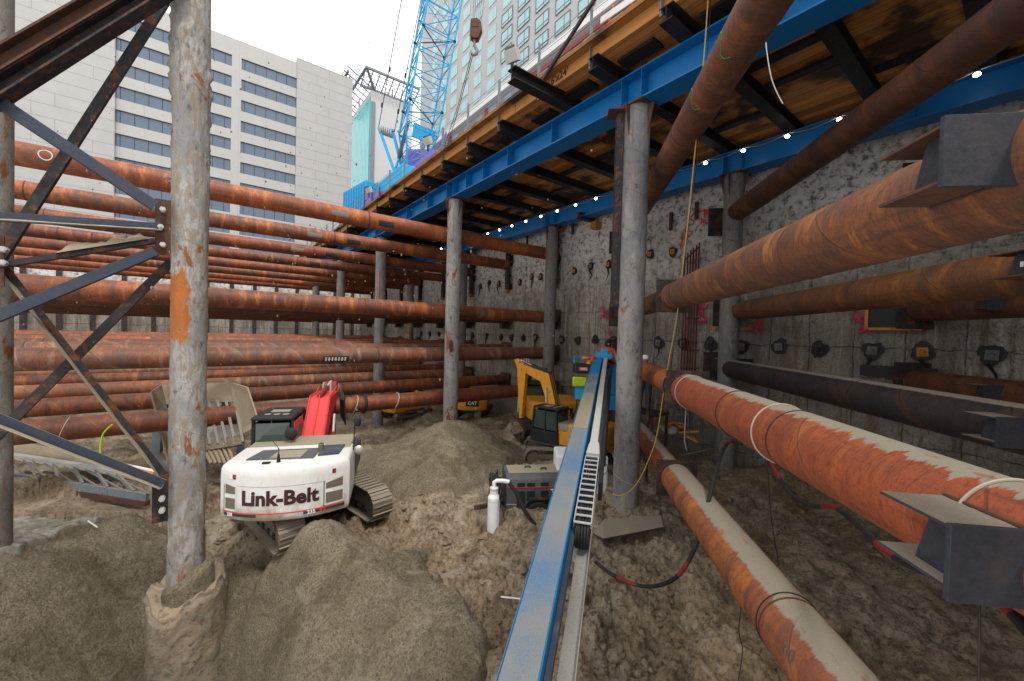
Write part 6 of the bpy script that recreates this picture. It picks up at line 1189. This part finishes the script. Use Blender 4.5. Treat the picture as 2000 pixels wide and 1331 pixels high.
# skip and clutter on the deck, left of the crane
c = U(722, 395, D=27); t = thing('deck_container', 'blue container standing on the deck left of the crane', 'container', (c.x, c.y, c.z-.2), R(8)); m = MB(); m.box((0, 0, 0), (2.2, 3.4, 1.9)); m.build('box', M['crane_blue'], t, bevel=.03, smooth=0); m = MB()
for k in range(9): m.box((-1.12, -1.5+k*.375, 0), (.04, .1, 1.7))
m.build('rib', M['blue'], t, smooth=0)
c = U(748, 395, D=24.5); t = thing('debris_net', 'violet debris netting hung on the deck railing left of the crane', 'netting', (c.x, c.y, c.z), YAW-R(90)); m = MB(); m.box((0, 0, 0), (2.4, .03, 1.3)); m.box((.9, .1, -.2), (1.4, .03, 1.0)); m.build('mesh_panel', M['violet'], t, smooth=0); m = MB()
for k in range(6): m.beam((-1.1+k*.45, -.05, -.7), (-1.1+k*.45, -.05, .9), .05, .05)
m.build('post', M['steel_dk'], t, smooth=0)
# hook block
DH = 17.0; c = U(930, 62, D=DH); hb = thing('hook_block', 'rusty pink crane hook block hanging on wires in front of the white tower', 'hook block', c, YAW-R(90)); m = MB(); m.prism([(-.22, .42), (.05, .46), (.22, .3), (.26, .05), (.1, -.35), (-.05, -.38), (-.26, -.28), (-.24, .1)], lambda u, v, k: (u, -.16+.05*k, v)); m.prism([(-.22, .42), (.05, .46), (.22, .3), (.26, .05), (.1, -.35), (-.05, -.38), (-.26, -.28), (-.24, .1)], lambda u, v, k: (u, .11+.05*k, v)); m.box((-.05, 0, -.1), (.3, .22, .25)); m.box((-.02, -.17, .1), (.3, .02, .04)); m.build('cheek_plate', M['hook'] if 'hook' in M else M['steel_rust'], hb, bevel=.01, smooth=0)
m = MB(); 
for k in range(3): m.cyl((.0, -.08+.08*k-.025, .12), (.0, -.08+.08*k+.025, .12), .2, n=20)
m.build('sheave', M['steel_dk'], hb); m = MB(); m.cyl((-.06, 0, -.35), (-.06, 0, -.62), .05, .06, 12); m.tube([(-.06, 0, -.55), (-.0, 0, -.68), (.06, 0, -.78), (.04, 0, -.92), (-.08, 0, -.98), (-.19, 0, -.9), (-.2, 0, -.8)], [.06, .07, .07, .075, .07, .05, .025], 10); m.build('hook', M['steel_gray'], hb); m = MB()
for k in range(6): x_ = -.16+.07*k; m.cyl((x_, .0, .3), (x_*1.1+.12+.04*k, .2, 4.0), .009, n=5)
m.build('hoist_wire', M['steel_dk'], hb)
tw = thing('tag_line', 'pair of wires running from the hook block down left past the crane boom', 'wire', (0, 0, 0)); m = MB()
for k in range(2): m.tube([U(921+3*k, 106, D=DH), U(895+3*k, 205, D=DH+1), U(866+5*k, 292, D=DH+2.5), U(845+4*k, 350, D=DH+3.5)], .016, 5)
m.build('strand', M['steel_dk'], tw)
# ---------------------------------------------------------------- office building across the street (facade parallel to X)
BYA = 93.0; ob_ = thing('office_building', 'wide pale concrete office building with bands of bluish windows behind the left struts', 'building', (0, BYA, STREET))
def wbox(m, x0, x1, y0, y1, z0, z1): return m.box(((x0+x1)/2, (y0+y1)/2-BYA, (z0+z1)/2-STREET), (x1-x0, y1-y0, z1-z0))
m = MB(); wbox(m, -23.3, -12.3, BYA-.6, BYA+30, STREET, 60); m.build('left_wing', M['bld_conc'], ob_, smooth=0)
m = MB(); wbox(m, 14.05, 24.9, BYA-.6, BYA+30, STREET, 54.6); m.build('right_wing', M['bld_conc'], ob_, smooth=0)
m = MB(); wbox(m, -12.3, 14.05, BYA+1.0, BYA+30, STREET, 53.9); m.build('core', M['dark_conc'], ob_, smooth=0)
bm_ = MB(); wbox(bm_, -12.3, 14.05, BYA, BYA+.9, 50.75, 53.9)
pz = [50.75-3.9*i for i in range(12)]
for z_ in pz: wbox(bm_, -12.3, 14.05, BYA, BYA+.9, z_-3.9, z_-2.1)
for (a, b) in ((3.25, 4.75),): wbox(bm_, a, b, BYA-.003, BYA+.9, STREET, 50.8)
bm_.build('spandrel', M['bld_band'], ob_, smooth=0)
for i, z_ in enumerate(pz[:11]):
    for (a, b) in ((-12.3, 3.25), (4.75, 14.05)):
        m = MB(); wbox(m, a, b, BYA+.25, BYA+.35, z_-2.1, z_); wi = m.build('window_band', M['bld_glass'], ob_, smooth=0); m = MB(); k = a+.55
        while k < b: wbox(m, k-.035, k+.035, BYA+.2, BYA+.25, z_-2.1, z_); k += 1.75
        wbox(m, a, b, BYA+.2, BYA+.249, z_-.09, z_); m.build('frame', M['black'], wi, smooth=0)
# ---------------------------------------------------------------- glass and concrete tower with roof trellis
K = 150.0; tx, ty = .312*K, K; tw_ = thing('glass_tower', 'slim tower with a turquoise glass side and white concrete side under a steel roof trellis', 'building', (tx, ty, STREET)); zt = .582*K-STREET
m = MB(); m.box((8, 18, zt/2), (16, 36, zt)); m.build('core', M['tower'] if 'tower' in M else M['hotel'], tw_, smooth=0)
m = MB()
for k in range(21): m.box((-.25, 1.2+k*1.68, zt/2-1), (.3, 1.45, zt-3))
m.build('glass_fin', M['teal_glass'], tw_, smooth=0)
m = MB(); m.box((-.08, 18, zt/2-1), (.1, 35.5, zt-2.6)); m.build('glass_wall', M['teal_glass2'], tw_, smooth=0); m = MB(); m.box((.9, -.2, zt/2-2), (1.5, .3, zt-4)); m.build('dark_strip', M['steel_gray'], tw_, smooth=0)
m = MB()
for k in range(7): m.box((4.6+k*1.0, -.16, zt*.32), (.25, .22, zt*.5))
m.build('fin', M['steel_gray'], tw_, smooth=0)
tr_ = thing('roof_trellis', 'gray steel trellis frame cantilevered over the roof of the turquoise tower', 'trellis', (tx, ty, STREET+zt)); m = MB()
def tb(a, b, s_=.45): m.beam(a, b, s_, s_)
z1_, z2_ = 1.5, 5.0
for (a, b) in (((-3, -4, z2_), (17, -4, z2_)), ((-3, 2, z1_), (17, 2, z1_)), ((-3, -4, z2_), (-3, 36, z2_)), ((2, 2, z1_), (2, 36, z1_)), ((-7, 4, z2_+1), (-7, 36, z2_+1)), ((-3, -4, z2_), (2, 2, z1_))): tb(a, b, .7)
for k in range(9): tb((-3+k*2.5, -4, z2_), (-3+k*2.5, 3, z1_), .3)
for k in range(10): tb((-8, 2+k*3.6, z2_+1.5), (2, 2+k*3.6, z1_), .3)
for k in range(5): tb((-3, -4+k*1.4, z2_-k*.7), (17, -4+k*1.4, z2_-k*.7), .16)
for k in range(5): tb((-8+k*2, 3, z2_+1.4-k*.9), (-8+k*2, 36, z2_+1.4-k*.9), .16)
for (x_, y_) in ((1, 3), (9, 3), (16, 3), (1, 18), (1, 33)): tb((x_, y_, 0), (x_, y_, z2_), .4)
m.build('frame', M['trel'] if 'trel' in M else M['steel_gray'], tr_, smooth=0)
# ---------------------------------------------------------------- white residential tower (facade parallel to Y)
HX = 40.0; ht_ = thing('residential_tower', 'tall white residential tower with rows of paired windows above a lilac and brick base', 'building', (HX, 0, STREET)); zc = 1.045*HX-STREET; ztop = 100.0; ye = 2.27*HX
m = MB(); m.box((15, (ye-30)/2, zc+(ztop-zc)/2), (30, ye+30, ztop-zc)); m.build('upper_wall', M['hotel'], ht_, smooth=0)
m = MB(); m.box((15.6, (ye-30)/2-.5, zc/2), (30, ye+28, zc)); m.build('base_wall', M['lilac'], ht_, smooth=0); m = MB(); m.box((14.8, (ye-30)/2, zc-.1), (30.6, ye+30.6, 1.1)); m.build('cornice', M['white_c'], ht_, smooth=0)
hn = random.Random(6); g1 = MB(); fr_ = MB(); cols_y = []
yv = 6.0; 
while yv < ye-3: cols_y.append(yv); yv += 4.55
nwin = 0; winds = []
for yc in cols_y:
    for r_ in range(15):
        zz = zc+1.5+r_*3.05
        if zz+2 > ztop: break
        winds.append((yc, zz))
m = MB(); mm_ = MB(); pn = MB()
for (yc, zz) in winds:
    w_ = 2.5; m.box((-.02, yc, zz+1.0), (.06, w_+.1, 2.1)); pn.box((-.06, yc, zz+1.0), (.04, w_, 2.0)); mm_.box((-.10, yc-.35, zz+1.0), (.05, .07, 2.0)); mm_.box((-.10, yc, zz+.55), (.05, w_, .07)); mm_.box((-.10, yc-w_/2, zz+1), (.08, .08, 2.0)); mm_.box((-.10, yc, zz+2), (.08, w_, .08))
from collections import defaultdict
# one window row object per storey column would be too many: nearest 96 windows are parts of their own, the rest one stuff part
winds.sort(key=lambda w_: (w_[0]-20)**2*.3+(w_[1]-zc-8)**2); wproto = None
def win_mesh():
    a = MB(); a.box((-.06, 0, 1.05), (.04, 3.0, 2.1)); b = MB()
    for args in (((-.10, -.35, 1.0), (.05, .07, 2.0)), ((-.10, 0, .55), (.05, 3.0, .08)), ((-.10, -1.5, 1.05), (.09, .12, 2.1)), ((-.10, 1.5, 1.05), (.09, .12, 2.1)), ((-.10, 0, 2.1), (.09, 3.1, .12)), ((-.10, 0, 0), (.09, 3.1, .12))): b.box(*args)
    return a, b
a, b = win_mesh(); wp = a.build('window', M['hot_glass'], ht_, smooth=0); wf = b.build('frame', M['steel_gray'], wp, smooth=0); wp.location = (0, winds[0][0], winds[0][1])
for (yc, zz) in winds[1:96]: c = copy_tree(wp, ht_); c.location = (0, yc, zz)
rest = MB()
for (yc, zz) in winds[96:]: rest.box((-.06, yc, zz+1.0), (.06, 2.5, 2.0)); rest.box((-.1, yc-.35, zz+1), (.05, .08, 2.0))
if rest.v: r0 = rest.build('window', M['hot_glass'], ht_, smooth=0); r0['kind'] = 'stuff'
m = MB()
for (yc) in cols_y:
    for r_ in range(1, 5):
        zz = zc-3.2*r_+.2; m.box((.56, yc, zz+1), (.06, 2.0, 1.9))
wb = m.build('base_windows', M['hot_glass'], ht_, smooth=0); wb['kind'] = 'stuff'; m = MB()
for k, yc in enumerate(cols_y):
    if k % 3 == 0: m.box((.53, yc+2.2, zc/2+8), (.1, .9, zc-16.5))
    if k % 4 == 1: m.box((.52, yc+1.6, zc-6), (.1, 1.6, 5.5))
m.box((.45, 32, zc-1.3), (.2, 40, .5)); m.build('brick_strip', M['brick'], ht_, smooth=0)
m = MB(); m.box((5.0, 4, zc+5.0), (.1, .1, .1)); 
# air conditioner boxes
for k, (yc, zz) in enumerate(winds[7:60:9]): a = MB(); a.box((-.3, yc-.8, zz+.9), (.5, .5, 1.6)); a.build('air_conditioner', M['bld_glass'], ht_, smooth=0)
